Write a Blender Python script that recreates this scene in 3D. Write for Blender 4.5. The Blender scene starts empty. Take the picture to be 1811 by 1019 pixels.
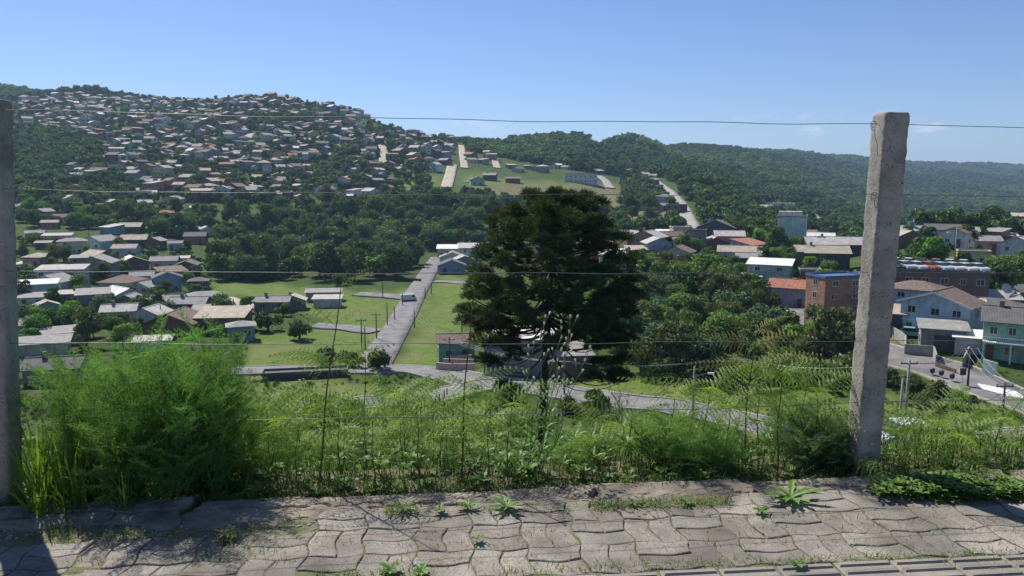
import bpy, math, random
import numpy as np
from mathutils import Matrix, Vector, Euler

# ------------------------------------------------------------------ camera, sky, sun, exposure
S = bpy.context.scene
C = S.collection
F = 1340.0; W0, H0 = 1811.0, 1019.0
PITCH = math.radians(8.05)
CAM = np.array([0.0, 0.0, 1.6])
cam_d = bpy.data.cameras.new("camera")
cam = bpy.data.objects.new("camera", cam_d); C.objects.link(cam)
cam_d.sensor_width = 36.0; cam_d.lens = 36.0 * F / W0
cam_d.clip_start = 0.05; cam_d.clip_end = 20000
cam.location = CAM; cam.rotation_euler = (math.radians(90) - PITCH, 0, 0)
S.camera = cam
SUN_EL = math.radians(50); SUN_AZ = math.radians(-36)       # azimuth from +Y towards +X
world = bpy.data.worlds.new("World"); S.world = world; world.use_nodes = True
wn = world.node_tree.nodes; wl = world.node_tree.links; wn.clear()
wo = wn.new('ShaderNodeOutputWorld'); wb = wn.new('ShaderNodeBackground'); sky = wn.new('ShaderNodeTexSky')
sky.sky_type = 'NISHITA'; sky.sun_disc = False; sky.sun_elevation = SUN_EL; sky.sun_rotation = SUN_AZ
sky.altitude = 700; sky.air_density = 1.0; sky.dust_density = 0.25; sky.ozone_density = 1.6
wb.inputs['Strength'].default_value = 0.078
# a few small real clouds low in the sky, by direction
tc = wn.new('ShaderNodeTexCoord'); mp = wn.new('ShaderNodeMapping'); mp.inputs['Scale'].default_value = (9, 9, 30)
cn = wn.new('ShaderNodeTexNoise'); cn.inputs['Scale'].default_value = 1.6; cn.inputs['Detail'].default_value = 6; cn.inputs['Roughness'].default_value = 0.6
cr = wn.new('ShaderNodeMapRange'); cr.inputs[1].default_value = 0.60; cr.inputs[2].default_value = 0.74
sx = wn.new('ShaderNodeSeparateXYZ'); lo = wn.new('ShaderNodeMapRange')
lo.inputs[1].default_value = 0.10; lo.inputs[2].default_value = 0.04
mm = wn.new('ShaderNodeMath'); mm.operation = 'MULTIPLY'; mx = wn.new('ShaderNodeMix'); mx.data_type = 'RGBA'
mx.inputs['B'].default_value = (9.0, 9.3, 9.8, 1)
wl.new(tc.outputs['Generated'], mp.inputs[0]); wl.new(mp.outputs[0], cn.inputs['Vector']); wl.new(cn.outputs[0], cr.inputs[0])
wl.new(tc.outputs['Generated'], sx.inputs[0]); wl.new(sx.outputs['Z'], lo.inputs[0])
wl.new(cr.outputs[0], mm.inputs[0]); wl.new(lo.outputs[0], mm.inputs[1]); wl.new(mm.outputs[0], mx.inputs['Factor'])
hsv = wn.new('ShaderNodeMix'); hsv.data_type = 'RGBA'; hsv.blend_type = 'MULTIPLY'; hsv.inputs['Factor'].default_value = 1.0; hsv.inputs['B'].default_value = (0.80, 0.915, 1.20, 1)
wl.new(sky.outputs[0], hsv.inputs['A']); wl.new(hsv.outputs['Result'], mx.inputs['A']); wl.new(mx.outputs['Result'], wb.inputs[0]); wl.new(wb.outputs[0], wo.inputs[0])
sun_d = bpy.data.lights.new("sun", 'SUN'); sun = bpy.data.objects.new("sun", sun_d); C.objects.link(sun)
sun_d.energy = 5.0; sun_d.angle = math.radians(0.5); sun_d.color = (1.0, 0.94, 0.84)
sdir = Vector((math.sin(SUN_AZ)*math.cos(SUN_EL), math.cos(SUN_AZ)*math.cos(SUN_EL), math.sin(SUN_EL)))
sun.rotation_euler = sdir.to_track_quat('Z', 'Y').to_euler(); sun.location = (0, 0, 60)
S.view_settings.view_transform = 'Standard'; S.view_settings.look = 'None'
S.view_settings.exposure = 0.34; S.view_settings.gamma = 1.0
S.cycles.max_bounces = 6; S.cycles.volume_bounces = 0; S.cycles.transparent_max_bounces = 8
S.cycles.diffuse_bounces = 3; S.cycles.caustics_reflective = False; S.cycles.caustics_refractive = False

HAZE = 0.00013
# ------------------------------------------------------------------ helpers
SP, CP = math.sin(PITCH), math.cos(PITCH)
def ray(px, py):
    u = (px - W0/2)/F; v = (H0/2 - py)/F
    return np.array([u, CP + v*SP, -SP + v*CP])
def P(px, py, d):
    r = ray(px, py); return CAM + r*(d/r[1])
def Tpy(py):
    v = (H0/2 - py)/F; return (-SP + v*CP)/(CP + v*SP)
def proj(x, y, z):
    dx, dy, dz = x-CAM[0], y-CAM[1], z-CAM[2]
    f = dy*CP - dz*SP; up = dy*SP + dz*CP
    return W0/2 + F*dx/f, H0/2 - F*up/f
def inpoly(px, py, poly):
    px = np.asarray(px, float); py = np.asarray(py, float); r = np.zeros(px.shape, bool)
    n = len(poly)
    for i in range(n):
        x1, y1 = poly[i]; x2, y2 = poly[(i+1) % n]
        if y1 == y2: continue
        c = ((y1 > py) != (y2 > py)) & (px < (x2-x1)*(py-y1)/(y2-y1)+x1)
        r ^= c
    return r
def tag(o, label=None, cat=None, group=None, kind=None):
    if label: o['label'] = label
    if cat: o['category'] = cat
    if group: o['group'] = group
    if kind: o['kind'] = kind
    return o
def empty(name, loc, rz=0, label=None, cat=None, group=None):
    o = bpy.data.objects.new(name, None); C.objects.link(o)
    o.empty_display_size = 0.2
    o.location = loc; o.rotation_euler = (0, 0, rz)
    return tag(o, label, cat, group)
def link(name, me, parent=None, loc=(0, 0, 0), rot=(0, 0, 0), sc=(1, 1, 1)):
    o = bpy.data.objects.new(name, me); C.objects.link(o)
    if parent is not None: o.parent = parent
    o.location = loc; o.rotation_euler = rot; o.scale = sc
    return o
def copy_tree(o, parent=None):
    c = o.copy(); C.objects.link(c); c.parent = parent
    for ch in list(o.children): copy_tree(ch, c)
    return c
def mesh_np(name, v, f, mat, smooth=False):
    """v (n,3), f (m,k) array of equal-size faces, or list of such arrays"""
    me = bpy.data.meshes.new(name)
    fs = f if isinstance(f, list) else [f]
    fs = [np.asarray(a, dtype=np.int32) for a in fs if len(a)]
    me.vertices.add(len(v)); me.vertices.foreach_set('co', np.asarray(v, np.float32).ravel())
    tot = np.concatenate([np.full(len(a), a.shape[1], np.int32) for a in fs])
    idx = np.concatenate([a.ravel() for a in fs])
    st = np.concatenate([[0], np.cumsum(tot)[:-1]]).astype(np.int32)
    me.loops.add(len(idx)); me.loops.foreach_set('vertex_index', idx)
    me.polygons.add(len(tot)); me.polygons.foreach_set('loop_start', st); me.polygons.foreach_set('loop_total', tot)
    if smooth: me.polygons.foreach_set('use_smooth', np.ones(len(tot), bool))
    me.update(calc_edges=True)
    if mat: me.materials.append(mat)
    return me
class MB:
    def __init__(s): s.v = []; s.f = []
    def add(s, vs, fs):
        n = len(s.v); s.v += [tuple(map(float, a)) for a in vs]; s.f += [tuple(n+i for i in q) for q in fs]; return s
    def box(s, x0, x1, y0, y1, z0, z1):
        return s.add([(x0,y0,z0),(x1,y0,z0),(x1,y1,z0),(x0,y1,z0),(x0,y0,z1),(x1,y0,z1),(x1,y1,z1),(x0,y1,z1)],
                     [(0,3,2,1),(4,5,6,7),(0,1,5,4),(1,2,6,5),(2,3,7,6),(3,0,4,7)])
    def slab(s, quad, t):
        """quad: four points, thickened upward by t"""
        q = [Vector(a) for a in quad]; n = (q[1]-q[0]).cross(q[-1]-q[0]).normalized()
        if n.z < 0: n = -n
        k = len(q); top = [a + n*t for a in q]
        return s.add(q+top, [tuple(reversed(range(k))), tuple(range(k, 2*k))] + [(i, (i+1) % k, k+(i+1) % k, k+i) for i in range(k)])
    def tube(s, pts, rad, n=6, cap=True):
        pts = [Vector(p) for p in pts]; m = len(pts)
        rr = rad if isinstance(rad, (list, tuple)) else [rad]*m
        vs = []
        for i, p in enumerate(pts):
            t = (pts[min(i+1, m-1)] - pts[max(i-1, 0)]).normalized()
            a = Vector((0, 0, 1)) if abs(t.z) < 0.9 else Vector((1, 0, 0))
            e1 = t.cross(a).normalized(); e2 = t.cross(e1)
            for k in range(n):
                an = 2*math.pi*k/n; vs.append(p + (e1*math.cos(an)+e2*math.sin(an))*rr[i])
        fs = [(i*n+k, i*n+(k+1) % n, (i+1)*n+(k+1) % n, (i+1)*n+k) for i in range(m-1) for k in range(n)]
        if cap: fs += [tuple(reversed(range(n))), tuple((m-1)*n+k for k in range(n))]
        return s.add(vs, fs)
    def mesh(s, name, mat, smooth=False):
        me = bpy.data.meshes.new(name); me.from_pydata(s.v, [], s.f); me.update()
        if mat: me.materials.append(mat)
        if smooth: me.polygons.foreach_set('use_smooth', [True]*len(me.polygons))
        return me
    def build(s, name, mat, parent=None, smooth=False):
        return link(name, s.mesh(name, mat, smooth), parent)

# ------------------------------------------------------------------ materials
def srgb(r, g, b):
    f = lambda c: (c/255/12.92) if c/255 <= 0.04045 else ((c/255+0.055)/1.055)**2.4
    return (f(r), f(g), f(b))
MATS = {}
def mat(key, col, rough=0.9, var=0.25, scale=3.0, bump=0.0, bscale=20.0, col2=None, metal=0.0, spec=0.3, trans=0.0,
        objvar=0.0, brick=None, wave=None, detail=5, coords='Object', stain=0.0, thr=(0.35, 0.65)):
    if key in MATS: return MATS[key]
    m = bpy.data.materials.new(key); m.use_nodes = True; N = m.node_tree.nodes; L = m.node_tree.links
    b = N['Principled BSDF']; out = N['Material Output']
    b.inputs['Roughness'].default_value = rough; b.inputs['Metallic'].default_value = metal
    b.inputs['Specular IOR Level'].default_value = spec
    t = N.new('ShaderNodeTexCoord')
    if coords == 'World':
        g = N.new('ShaderNodeNewGeometry'); vec = g.outputs['Position']
    else: vec = t.outputs[coords]
    c2 = col2 if col2 else tuple(c*(1-var) for c in col); c1 = col if col2 else tuple(min(1, c*(1+var*0.6)) for c in col)
    no = N.new('ShaderNodeTexNoise'); no.inputs['Scale'].default_value = scale; no.inputs['Detail'].default_value = detail; no.inputs['Roughness'].default_value = 0.65
    L.new(vec, no.inputs['Vector'])
    mr = N.new('ShaderNodeMapRange'); mr.inputs[1].default_value = thr[0]; mr.inputs[2].default_value = thr[1]; L.new(no.outputs[0], mr.inputs[0])
    mix = N.new('ShaderNodeMix'); mix.data_type = 'RGBA'
    mix.inputs['A'].default_value = (*c1, 1); mix.inputs['B'].default_value = (*c2, 1)
    L.new(mr.outputs[0], mix.inputs['Factor']); cur = mix.outputs['Result']
    hgt = None
    if brick:
        # brick walls mapped along the wall: X+Y -> u, Z -> v
        sp = N.new('ShaderNodeSeparateXYZ'); L.new(t.outputs['Object'], sp.inputs[0])
        ad = N.new('ShaderNodeMath'); L.new(sp.outputs['X'], ad.inputs[0]); L.new(sp.outputs['Y'], ad.inputs[1])
        cb = N.new('ShaderNodeCombineXYZ'); L.new(ad.outputs[0], cb.inputs[0]); L.new(sp.outputs['Z'], cb.inputs[1])
        br = N.new('ShaderNodeTexBrick'); br.inputs['Scale'].default_value = 1.0
        br.inputs['Brick Width'].default_value = 0.30; br.inputs['Row Height'].default_value = 0.18; br.inputs['Mortar Size'].default_value = 0.022
        br.inputs['Mortar'].default_value = (*brick, 1); L.new(cb.outputs[0], br.inputs['Vector'])
        L.new(cur, br.inputs['Color1'])
        dk = N.new('ShaderNodeMix'); dk.data_type = 'RGBA'; dk.blend_type = 'MULTIPLY'; dk.inputs['Factor'].default_value = 1.0
        dk.inputs['B'].default_value = (0.72, 0.66, 0.62, 1); L.new(cur, dk.inputs['A']); L.new(dk.outputs['Result'], br.inputs['Color2'])
        cur = br.outputs['Color']
    if stain:
        n2 = N.new('ShaderNodeTexNoise'); n2.inputs['Scale'].default_value = 0.9; n2.inputs['Detail'].default_value = 8
        mp2 = N.new('ShaderNodeMapping'); mp2.inputs['Scale'].default_value = (1.6, 1.6, 0.5); L.new(vec, mp2.inputs[0]); L.new(mp2.outputs[0], n2.inputs['Vector'])
        r2 = N.new('ShaderNodeMapRange'); r2.inputs[1].default_value = 0.48; r2.inputs[2].default_value = 0.75; r2.inputs[4].default_value = stain
        L.new(n2.outputs[0], r2.inputs[0])
        m2 = N.new('ShaderNodeMix'); m2.data_type = 'RGBA'; m2.inputs['B'].default_value = (0.09, 0.08, 0.07, 1)
        L.new(r2.outputs[0], m2.inputs['Factor']); L.new(cur, m2.inputs['A']); cur = m2.outputs['Result']
    if objvar:
        oi = N.new('ShaderNodeObjectInfo'); hs = N.new('ShaderNodeHueSaturation')
        r3 = N.new('ShaderNodeMapRange'); r3.inputs[3].default_value = 1-objvar; r3.inputs[4].default_value = 1+objvar
        L.new(oi.outputs['Random'], r3.inputs[0]); L.new(r3.outputs[0], hs.inputs['Value'])
        r4 = N.new('ShaderNodeMapRange'); r4.inputs[3].default_value = 0.5-objvar*0.06; r4.inputs[4].default_value = 0.5+objvar*0.04
        mu = N.new('ShaderNodeMath'); mu.operation = 'MULTIPLY'; mu.inputs[1].default_value = 7.31
        fr = N.new('ShaderNodeMath'); fr.operation = 'FRACT'; L.new(oi.outputs['Random'], mu.inputs[0]); L.new(mu.outputs[0], fr.inputs[0])
        L.new(fr.outputs[0], r4.inputs[0]); L.new(r4.outputs[0], hs.inputs['Hue'])
        L.new(cur, hs.inputs['Color']); cur = hs.outputs['Color']
    L.new(cur, b.inputs['Base Color'])
    hs_ = []
    if wave:
        sp = N.new('ShaderNodeTexWave'); sp.inputs['Scale'].default_value = wave; sp.bands_direction = 'X'; L.new(t.outputs['Object'], sp.inputs['Vector'])
        bp = N.new('ShaderNodeBump'); bp.inputs['Strength'].default_value = 0.5; bp.inputs['Distance'].default_value = 0.05
        L.new(sp.outputs['Fac'], bp.inputs['Height']); L.new(bp.outputs[0], b.inputs['Normal']); hs_.append(bp)
    if bump:
        n3 = N.new('ShaderNodeTexNoise'); n3.inputs['Scale'].default_value = bscale; n3.inputs['Detail'].default_value = 6; L.new(vec, n3.inputs['Vector'])
        bp = N.new('ShaderNodeBump'); bp.inputs['Strength'].default_value = min(1, bump); bp.inputs['Distance'].default_value = 0.3/bscale
        L.new(n3.outputs[0], bp.inputs['Height'])
        if hs_: L.new(hs_[0].outputs[0], bp.inputs['Normal'])
        L.new(bp.outputs[0], b.inputs['Normal'])
    if trans:
        tr = N.new('ShaderNodeBsdfTranslucent'); ms = N.new('ShaderNodeMixShader'); ms.inputs[0].default_value = trans
        br_ = N.new('ShaderNodeMix'); br_.data_type = 'RGBA'; br_.blend_type = 'MULTIPLY'; br_.inputs['Factor'].default_value = 1.0
        br_.inputs['B'].default_value = (1.3, 1.35, 0.55, 1); L.new(cur, br_.inputs['A']); L.new(br_.outputs['Result'], tr.inputs['Color'])
        L.new(b.outputs[0], ms.inputs[1]); L.new(tr.outputs[0], ms.inputs[2]); L.new(ms.outputs[0], out.inputs['Surface'])
    MATS[key] = m
    return m

# ------------------------------------------------------------------ terrain height
def z_(z): return ('z', z)
def p_(py): return ('p', py)
COLS = {
 -500: [(55,z_(-20)),(75,z_(-25.5)),(110,z_(-26.5)),(150,p_(575)),(200,p_(505)),(260,p_(450)),(330,p_(405)),(400,p_(355)),(500,p_(300)),(600,p_(250)),(700,p_(215)),(800,p_(185)),(900,p_(168)),(1100,p_(158)),(1400,p_(175)),(2500,p_(240)),(6000,p_(300))],
 0:    [(55,z_(-20)),(75,z_(-25.5)),(110,z_(-26.5)),(150,p_(577)),(200,p_(507)),(260,p_(450)),(330,p_(405)),(400,p_(355)),(500,p_(300)),(600,p_(255)),(700,p_(218)),(800,p_(185)),(900,p_(172)),(1100,p_(162)),(1400,p_(180)),(2500,p_(240)),(6000,p_(300))],
 200:  [(55,z_(-20)),(75,z_(-25.5)),(110,z_(-27)),(150,p_(580)),(200,p_(512)),(260,p_(458)),(330,p_(408)),(400,p_(352)),(500,p_(302)),(600,p_(258)),(700,p_(218)),(800,p_(188)),(880,p_(176)),(950,p_(171)),(1300,p_(190)),(2500,p_(250)),(6000,p_(300))],
 450:  [(55,z_(-20)),(75,z_(-25.5)),(110,z_(-27)),(150,z_(-27.8)),(200,p_(520)),(240,p_(496)),(300,p_(448)),(400,p_(372)),(430,p_(348)),(500,p_(308)),(600,p_(258)),(700,p_(210)),(780,p_(183)),(850,p_(172)),(1000,p_(185)),(2500,p_(255)),(6000,p_(300))],
 600:  [(55,z_(-20)),(75,z_(-25.5)),(110,z_(-27)),(200,z_(-28)),(240,z_(-28.4)),(300,p_(456)),(400,p_(378)),(440,p_(348)),(520,p_(305)),(620,p_(252)),(720,p_(208)),(780,p_(192)),(850,p_(190)),(1000,p_(203)),(2500,p_(260)),(6000,p_(300))],
 700:  [(55,z_(-20)),(75,z_(-25.5)),(110,z_(-27)),(200,z_(-28.2)),(265,z_(-28.6)),(320,p_(452)),(400,p_(388)),(450,p_(350)),(520,p_(308)),(620,p_(262)),(700,p_(232)),(740,p_(222)),(800,p_(226)),(1000,p_(240)),(2500,p_(270)),(6000,p_(300))],
 800:  [(55,z_(-20)),(75,z_(-25.5)),(110,z_(-26.8)),(200,z_(-28)),(290,z_(-28.6)),(340,p_(432)),(400,p_(388)),(450,p_(345)),(520,p_(318)),(600,p_(288)),(700,p_(264)),(800,p_(251)),(900,p_(250)),(1100,p_(258)),(2500,p_(280)),(6000,p_(300))],
 900:  [(55,z_(-20)),(75,z_(-25.5)),(110,z_(-26)),(200,z_(-27)),(290,z_(-27)),(340,p_(428)),(400,p_(385)),(450,p_(348)),(520,p_(325)),(600,p_(305)),(700,p_(282)),(850,p_(262)),(950,p_(256)),(1200,p_(266)),(2500,p_(285)),(6000,p_(300))],
 1000: [(55,z_(-20)),(75,z_(-25.2)),(110,z_(-26)),(180,z_(-26)),(250,z_(-23)),(300,p_(428)),(400,p_(388)),(480,p_(345)),(560,p_(320)),(620,p_(305)),(750,p_(280)),(900,p_(266)),(1000,p_(262)),(1300,p_(270)),(2500,p_(285)),(6000,p_(300))],
 1100: [(55,z_(-20)),(75,z_(-25)),(110,z_(-25.3)),(150,z_(-24.5)),(190,z_(-21)),(220,p_(452)),(260,p_(436)),(350,p_(415)),(450,p_(370)),(550,p_(335)),(650,p_(312)),(850,p_(282)),(1000,p_(262)),(1100,p_(256)),(1300,p_(268)),(2500,p_(290)),(6000,p_(300))],
 1230: [(55,z_(-20)),(75,z_(-25)),(105,z_(-25)),(150,p_(560)),(190,p_(495)),(230,p_(446)),(260,p_(428)),(300,p_(415)),(400,p_(370)),(500,p_(335)),(650,p_(312)),(900,p_(292)),(1300,p_(274)),(1600,p_(268)),(2000,p_(280)),(3500,p_(295)),(6000,p_(300))],
 1380: [(55,z_(-20)),(75,z_(-25)),(105,z_(-25)),(135,p_(598)),(170,p_(503)),(200,p_(462)),(250,p_(432)),(320,p_(412)),(450,p_(392)),(600,p_(375)),(800,p_(345)),(1200,p_(303)),(1700,p_(279)),(1900,p_(274)),(2500,p_(283)),(3500,p_(295)),(6000,p_(300))],
 1500: [(50,z_(-18)),(70,z_(-24.5)),(90,z_(-24.8)),(108,z_(-24.4)),(127,p_(584)),(150,p_(532)),(180,p_(484)),(230,p_(444)),(300,p_(440)),(500,p_(408)),(800,p_(380)),(1200,p_(345)),(1800,p_(304)),(2300,p_(288)),(2600,p_(285)),(3500,p_(292)),(6000,p_(300))],
 1650: [(48,z_(-18)),(68,z_(-24.3)),(78,z_(-24.8)),(95,z_(-24.4)),(110,z_(-22)),(128,z_(-20.8)),(139,z_(-20.6)),(146,z_(-16.2)),(170,p_(462)),(200,p_(430)),(240,p_(408)),(300,p_(404)),(450,p_(418)),(800,p_(402)),(1200,p_(370)),(2000,p_(322)),(2600,p_(303)),(3000,p_(296)),(4000,p_(300)),(6000,p_(302))],
 1811: [(48,z_(-18)),(68,z_(-24.3)),(78,z_(-24.6)),(92,z_(-24)),(105,z_(-21.6)),(125,p_(592)),(150,p_(530)),(180,p_(482)),(210,p_(450)),(250,p_(420)),(300,p_(396)),(350,p_(390)),(600,p_(402)),(1200,p_(378)),(2000,p_(334)),(2800,p_(306)),(3200,p_(300)),(4000,p_(302)),(6000,p_(303))],
 2400: [(48,z_(-18)),(68,z_(-24)),(78,z_(-24)),(92,z_(-23)),(105,z_(-21)),(125,p_(585)),(150,p_(530)),(180,p_(482)),(210,p_(450)),(250,p_(420)),(300,p_(396)),(350,p_(390)),(600,p_(402)),(1200,p_(378)),(2000,p_(334)),(2800,p_(306)),(3200,p_(300)),(4000,p_(302)),(6000,p_(303))],
}
LD = np.linspace(math.log(40), math.log(6000), 320)
cx = sorted(COLS)
def col_T(c):
    k = COLS[c]; ld = [math.log(a[0]) for a in k]
    T = [(a[1][1]-1.6)/a[0] if a[1][0] == 'z' else Tpy(a[1][1]) for a in k]
    t = np.interp(LD, ld, T)
    ker = np.array([1, 2, 3, 2, 1.]); ker /= ker.sum()
    return np.convolve(np.pad(t, 2, mode='edge'), ker, 'valid')
CT = np.array([col_T(c) for c in cx])
CU = np.array([(c - W0/2)/F/1.005 for c in cx])
UG = np.linspace(-1.4, 1.4, 561)
def smooth_cols():
    out = np.zeros((len(UG), len(LD)))
    n = len(CU)
    m = np.zeros_like(CT)                      # finite-difference tangents
    for i in range(n):
        a, b = max(i-1, 0), min(i+1, n-1)
        m[i] = (CT[b]-CT[a])/(CU[b]-CU[a])
    for j, u in enumerate(UG):
        uu = min(max(u, CU[0]), CU[-1]); i = min(max(np.searchsorted(CU, uu)-1, 0), n-2)
        h = CU[i+1]-CU[i]; t = (uu-CU[i])/h
        out[j] = ((2*t**3-3*t**2+1)*CT[i] + (t**3-2*t**2+t)*h*m[i]*0.7 + (-2*t**3+3*t**2)*CT[i+1] + (t**3-t**2)*h*m[i+1]*0.7)
    return out
TG = smooth_cols()
NT = np.array([-9, 0, .25, .6, 1.2, 3, 7, 15, 36, 55]); NZ = np.array([-.16, -.13, -.07, -.30, -1.0, -2.1, -3.8, -6.6, -13.6, -19.6])
def ground(x, y):
    x = np.asarray(x, float); y = np.maximum(np.asarray(y, float), 0.5)
    u = np.clip(x/y, -1.39, 1.39); l = np.clip(np.log(y), LD[0], LD[-1]-1e-6)
    fi = (u-UG[0])/(UG[1]-UG[0]); i = np.clip(fi.astype(int), 0, len(UG)-2); a = fi-i
    fj = (l-LD[0])/(LD[1]-LD[0]); j = np.clip(fj.astype(int), 0, len(LD)-2); b = fj-j
    T = TG[i, j]*(1-a)*(1-b)+TG[i+1, j]*a*(1-b)+TG[i, j+1]*(1-a)*b+TG[i+1, j+1]*a*b
    zf = 1.6+y*T
    t = (y-(3.84+0.0925*np.clip(x, -15, 15)))/1.004
    zn = np.interp(t, NT, NZ) + 0.10*np.sin(x*1.3+t)*np.clip(t/6, 0, 1)
    w = np.clip((y-42)/16, 0, 1); w = w*w*(3-2*w)
    bump = (np.sin(x*.11+y*.07)*np.sin(y*.13-x*.05)*0.35 + np.sin(x*.043+1.3)*np.sin(y*.037)*0.5)*np.clip((y-180)/150, 0, 1)
    bump = bump + (np.sin(x*.9+np.sin(y*.4))*np.sin(y*.7+x*.2))*0.07*np.clip((y-30)/30, 0, 1)
    far = np.clip((y-560)/400, 0, 1)
    bump = bump + far*(np.sin(x*.013+y*.004)*np.sin(y*.006-x*.009)*6 + np.sin(x*.031+2+y*.01)*2.5)
    return zn*(1-w)+(zf+bump)*w
ND_ = 520
DG = np.exp(np.linspace(math.log(2.6), math.log(6000), ND_))
def G(px, py, dmin=30.0):
    """first hit of the pixel ray with the terrain"""
    r = ray(px, py); r = r/r[1]
    d = DG[DG > dmin]
    z = ground(r[0]*d, d); zr = 1.6+r[2]*d
    k = np.nonzero(zr <= z)[0]
    if len(k) == 0: return None
    k = k[0]
    if k == 0: dd = d[0]
    else:
        a0 = zr[k-1]-z[k-1]; a1 = zr[k]-z[k]; t = a0/(a0-a1); dd = d[k-1]+(d[k]-d[k-1])*t
    x = r[0]*dd
    return Vector((x, dd, float(ground(x, dd))))
def GP(px, py, dmin=30.0):
    g = G(px, py, dmin)
    while g is None:
        py += 2; g = G(px, py, dmin)
    return g

# colour zones given as ground areas
ZL = [[(370,490),(620,520),(760,505),(740,560),(640,660),(430,660),(440,600),(560,575),(530,540),(380,520)],
      [(700,650),(745,560),(780,485),(830,490),(830,600),(780,650)], [(1000,650),(1230,660),(1480,690),(1300,740),(1000,700)],
      [(430,660),(860,700),(860,760),(500,900),(430,800)], [(1560,700),(1811,760),(1811,1000),(1000,1000),(1000,760)],
      [(1640,655),(1720,665),(1725,690)], [(380,700),(900,760),(1000,1000),(300,1000)],
      [(812,300),(900,318),(1060,325),(1060,335),(820,330)], [(700,310),(780,305),(780,330),(740,345),(690,345)],
      [(1630,349),(1690,353),(1655,360),(1620,357)], [(1262,296),(1284,302),(1312,326),(1290,320)], [(1660,690),(1811,740),(1811,790),(1560,770)]]
ZD = [[(812,330),(1100,325),(1110,385),(980,375),(860,350)], [(1160,372),(1210,372),(1222,402),(1175,402)], [(1100,370),(1180,370),(1180,410),(1110,410)],
      [(1565,590),(1590,592),(1600,640),(1570,640)], [(120,425),(165,425),(180,445),(120,450)], [(1640,455),(1720,440),(1811,445),(1811,475),(1640,475)]]

def build_terrain():
    US = np.linspace(-1.35, 1.35, 640)
    UU, DD = np.meshgrid(US, DG, indexing='ij')
    X = UU*DD; Z = ground(X, DD)
    v = np.stack([X, DD, Z], -1).reshape(-1, 3)
    n1, n2 = UU.shape
    i, j = np.meshgrid(np.arange(n1-1), np.arange(n2-1), indexing='ij')
    a = (i*n2+j).ravel(); f = np.stack([a, a+n2, a+n2+1, a+1], -1)
    m = bpy.data.materials.new('ground_cover'); m.use_nodes = True; N = m.node_tree.nodes; L = m.node_tree.links; b = N['Principled BSDF']
    b.inputs['Roughness'].default_value = 1; b.inputs['Specular IOR Level'].default_value = 0.1
    g = N.new('ShaderNodeNewGeometry'); at = N.new('ShaderNodeAttribute'); at.attribute_name = 'zone'; sp = N.new('ShaderNodeSeparateColor'); L.new(at.outputs['Color'], sp.inputs[0])
    def noise(sc, det=8):
        n = N.new('ShaderNodeTexNoise'); n.inputs['Scale'].default_value = sc; n.inputs['Detail'].default_value = det; n.inputs['Roughness'].default_value = 0.7
        L.new(g.outputs['Position'], n.inputs['Vector']); return n.outputs[0]
    def mix(fac, A, B, lo=None, hi=None):
        x = N.new('ShaderNodeMix'); x.data_type = 'RGBA'
        if lo is not None:
            r = N.new('ShaderNodeMapRange'); r.inputs[1].default_value = lo; r.inputs[2].default_value = hi; L.new(fac, r.inputs[0]); fac = r.outputs[0]
        L.new(fac, x.inputs['Factor'])
        for s_, q in (('A', A), ('B', B)):
            if isinstance(q, tuple): x.inputs[s_].default_value = (*q, 1)
            else: L.new(q, x.inputs[s_])
        return x.outputs['Result']
    n1_, n2_, n3_ = noise(0.06), noise(0.5), noise(3.0)
    lush = mix(n2_, (0.085, 0.145, 0.028), (0.145, 0.20, 0.05), .38, .62)
    lush = mix(n1_, lush, (0.17, 0.18, 0.07), .46, .66); lush = mix(noise(0.17), lush, (0.21, 0.175, 0.10), .60, .74)
    scrub = mix(n2_, (0.030, 0.058, 0.014), (0.075, 0.12, 0.028), .35, .65)
    scrub = mix(n1_, scrub, (0.10, 0.11, 0.045), .5, .75)
    dry = mix(n2_, (0.10, 0.12, 0.045), (0.26, 0.21, 0.13), .4, .65)
    c = mix(sp.outputs[0], scrub, lush); c = mix(sp.outputs[1], c, dry)
    c = mix(n3_, c, mix(n3_, (0.02, 0.04, 0.01), (0.02, 0.035, 0.01)), .55, .8)
    L.new(c, b.inputs['Base Color'])
    bp = N.new('ShaderNodeBump'); bp.inputs['Strength'].default_value = 0.8; bp.inputs['Distance'].default_value = 0.25; L.new(noise(2.2), bp.inputs['Height']); L.new(bp.outputs[0], b.inputs['Normal'])
    me = mesh_np('terrain', v, f, m, smooth=True)
    px, py = proj(v[:, 0], v[:, 1], v[:, 2])
    px = px + 9*np.sin(v[:, 1]*.31+v[:, 0]*.2)+7*np.sin(v[:, 1]*.11-v[:, 0]*.43); py = py+3*np.sin(v[:, 0]*.27+1)+3*np.sin(v[:, 0]*.71+v[:, 1]*.2)
    r = np.zeros(len(v)); gg = np.zeros(len(v))
    for z in ZL: r[inpoly(px, py, z)] = 1
    for z in ZD: gg[inpoly(px, py, z)] = 1
    r[(v[:, 1] < 60)] = 0.4
    gg[(v[:, 1] < 60)] = 0
    def soft(a, k=3):
        a = a.reshape(n1, n2)
        for _ in range(k): a = (a+np.roll(a, 1, 0)+np.roll(a, -1, 0)+np.roll(a, 1, 1)+np.roll(a, -1, 1))/5
        return a.ravel()
    r, gg = soft(r), soft(gg)
    at_ = me.color_attributes.new('zone', 'FLOAT_COLOR', 'POINT')
    at_.data.foreach_set('color', np.stack([r, gg, np.zeros_like(r), np.ones_like(r)], -1).astype(np.float32).ravel())
    o = link('ground', me); tag(o, 'grassy valley floor and hillsides', None, None, 'structure')
build_terrain()

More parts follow.
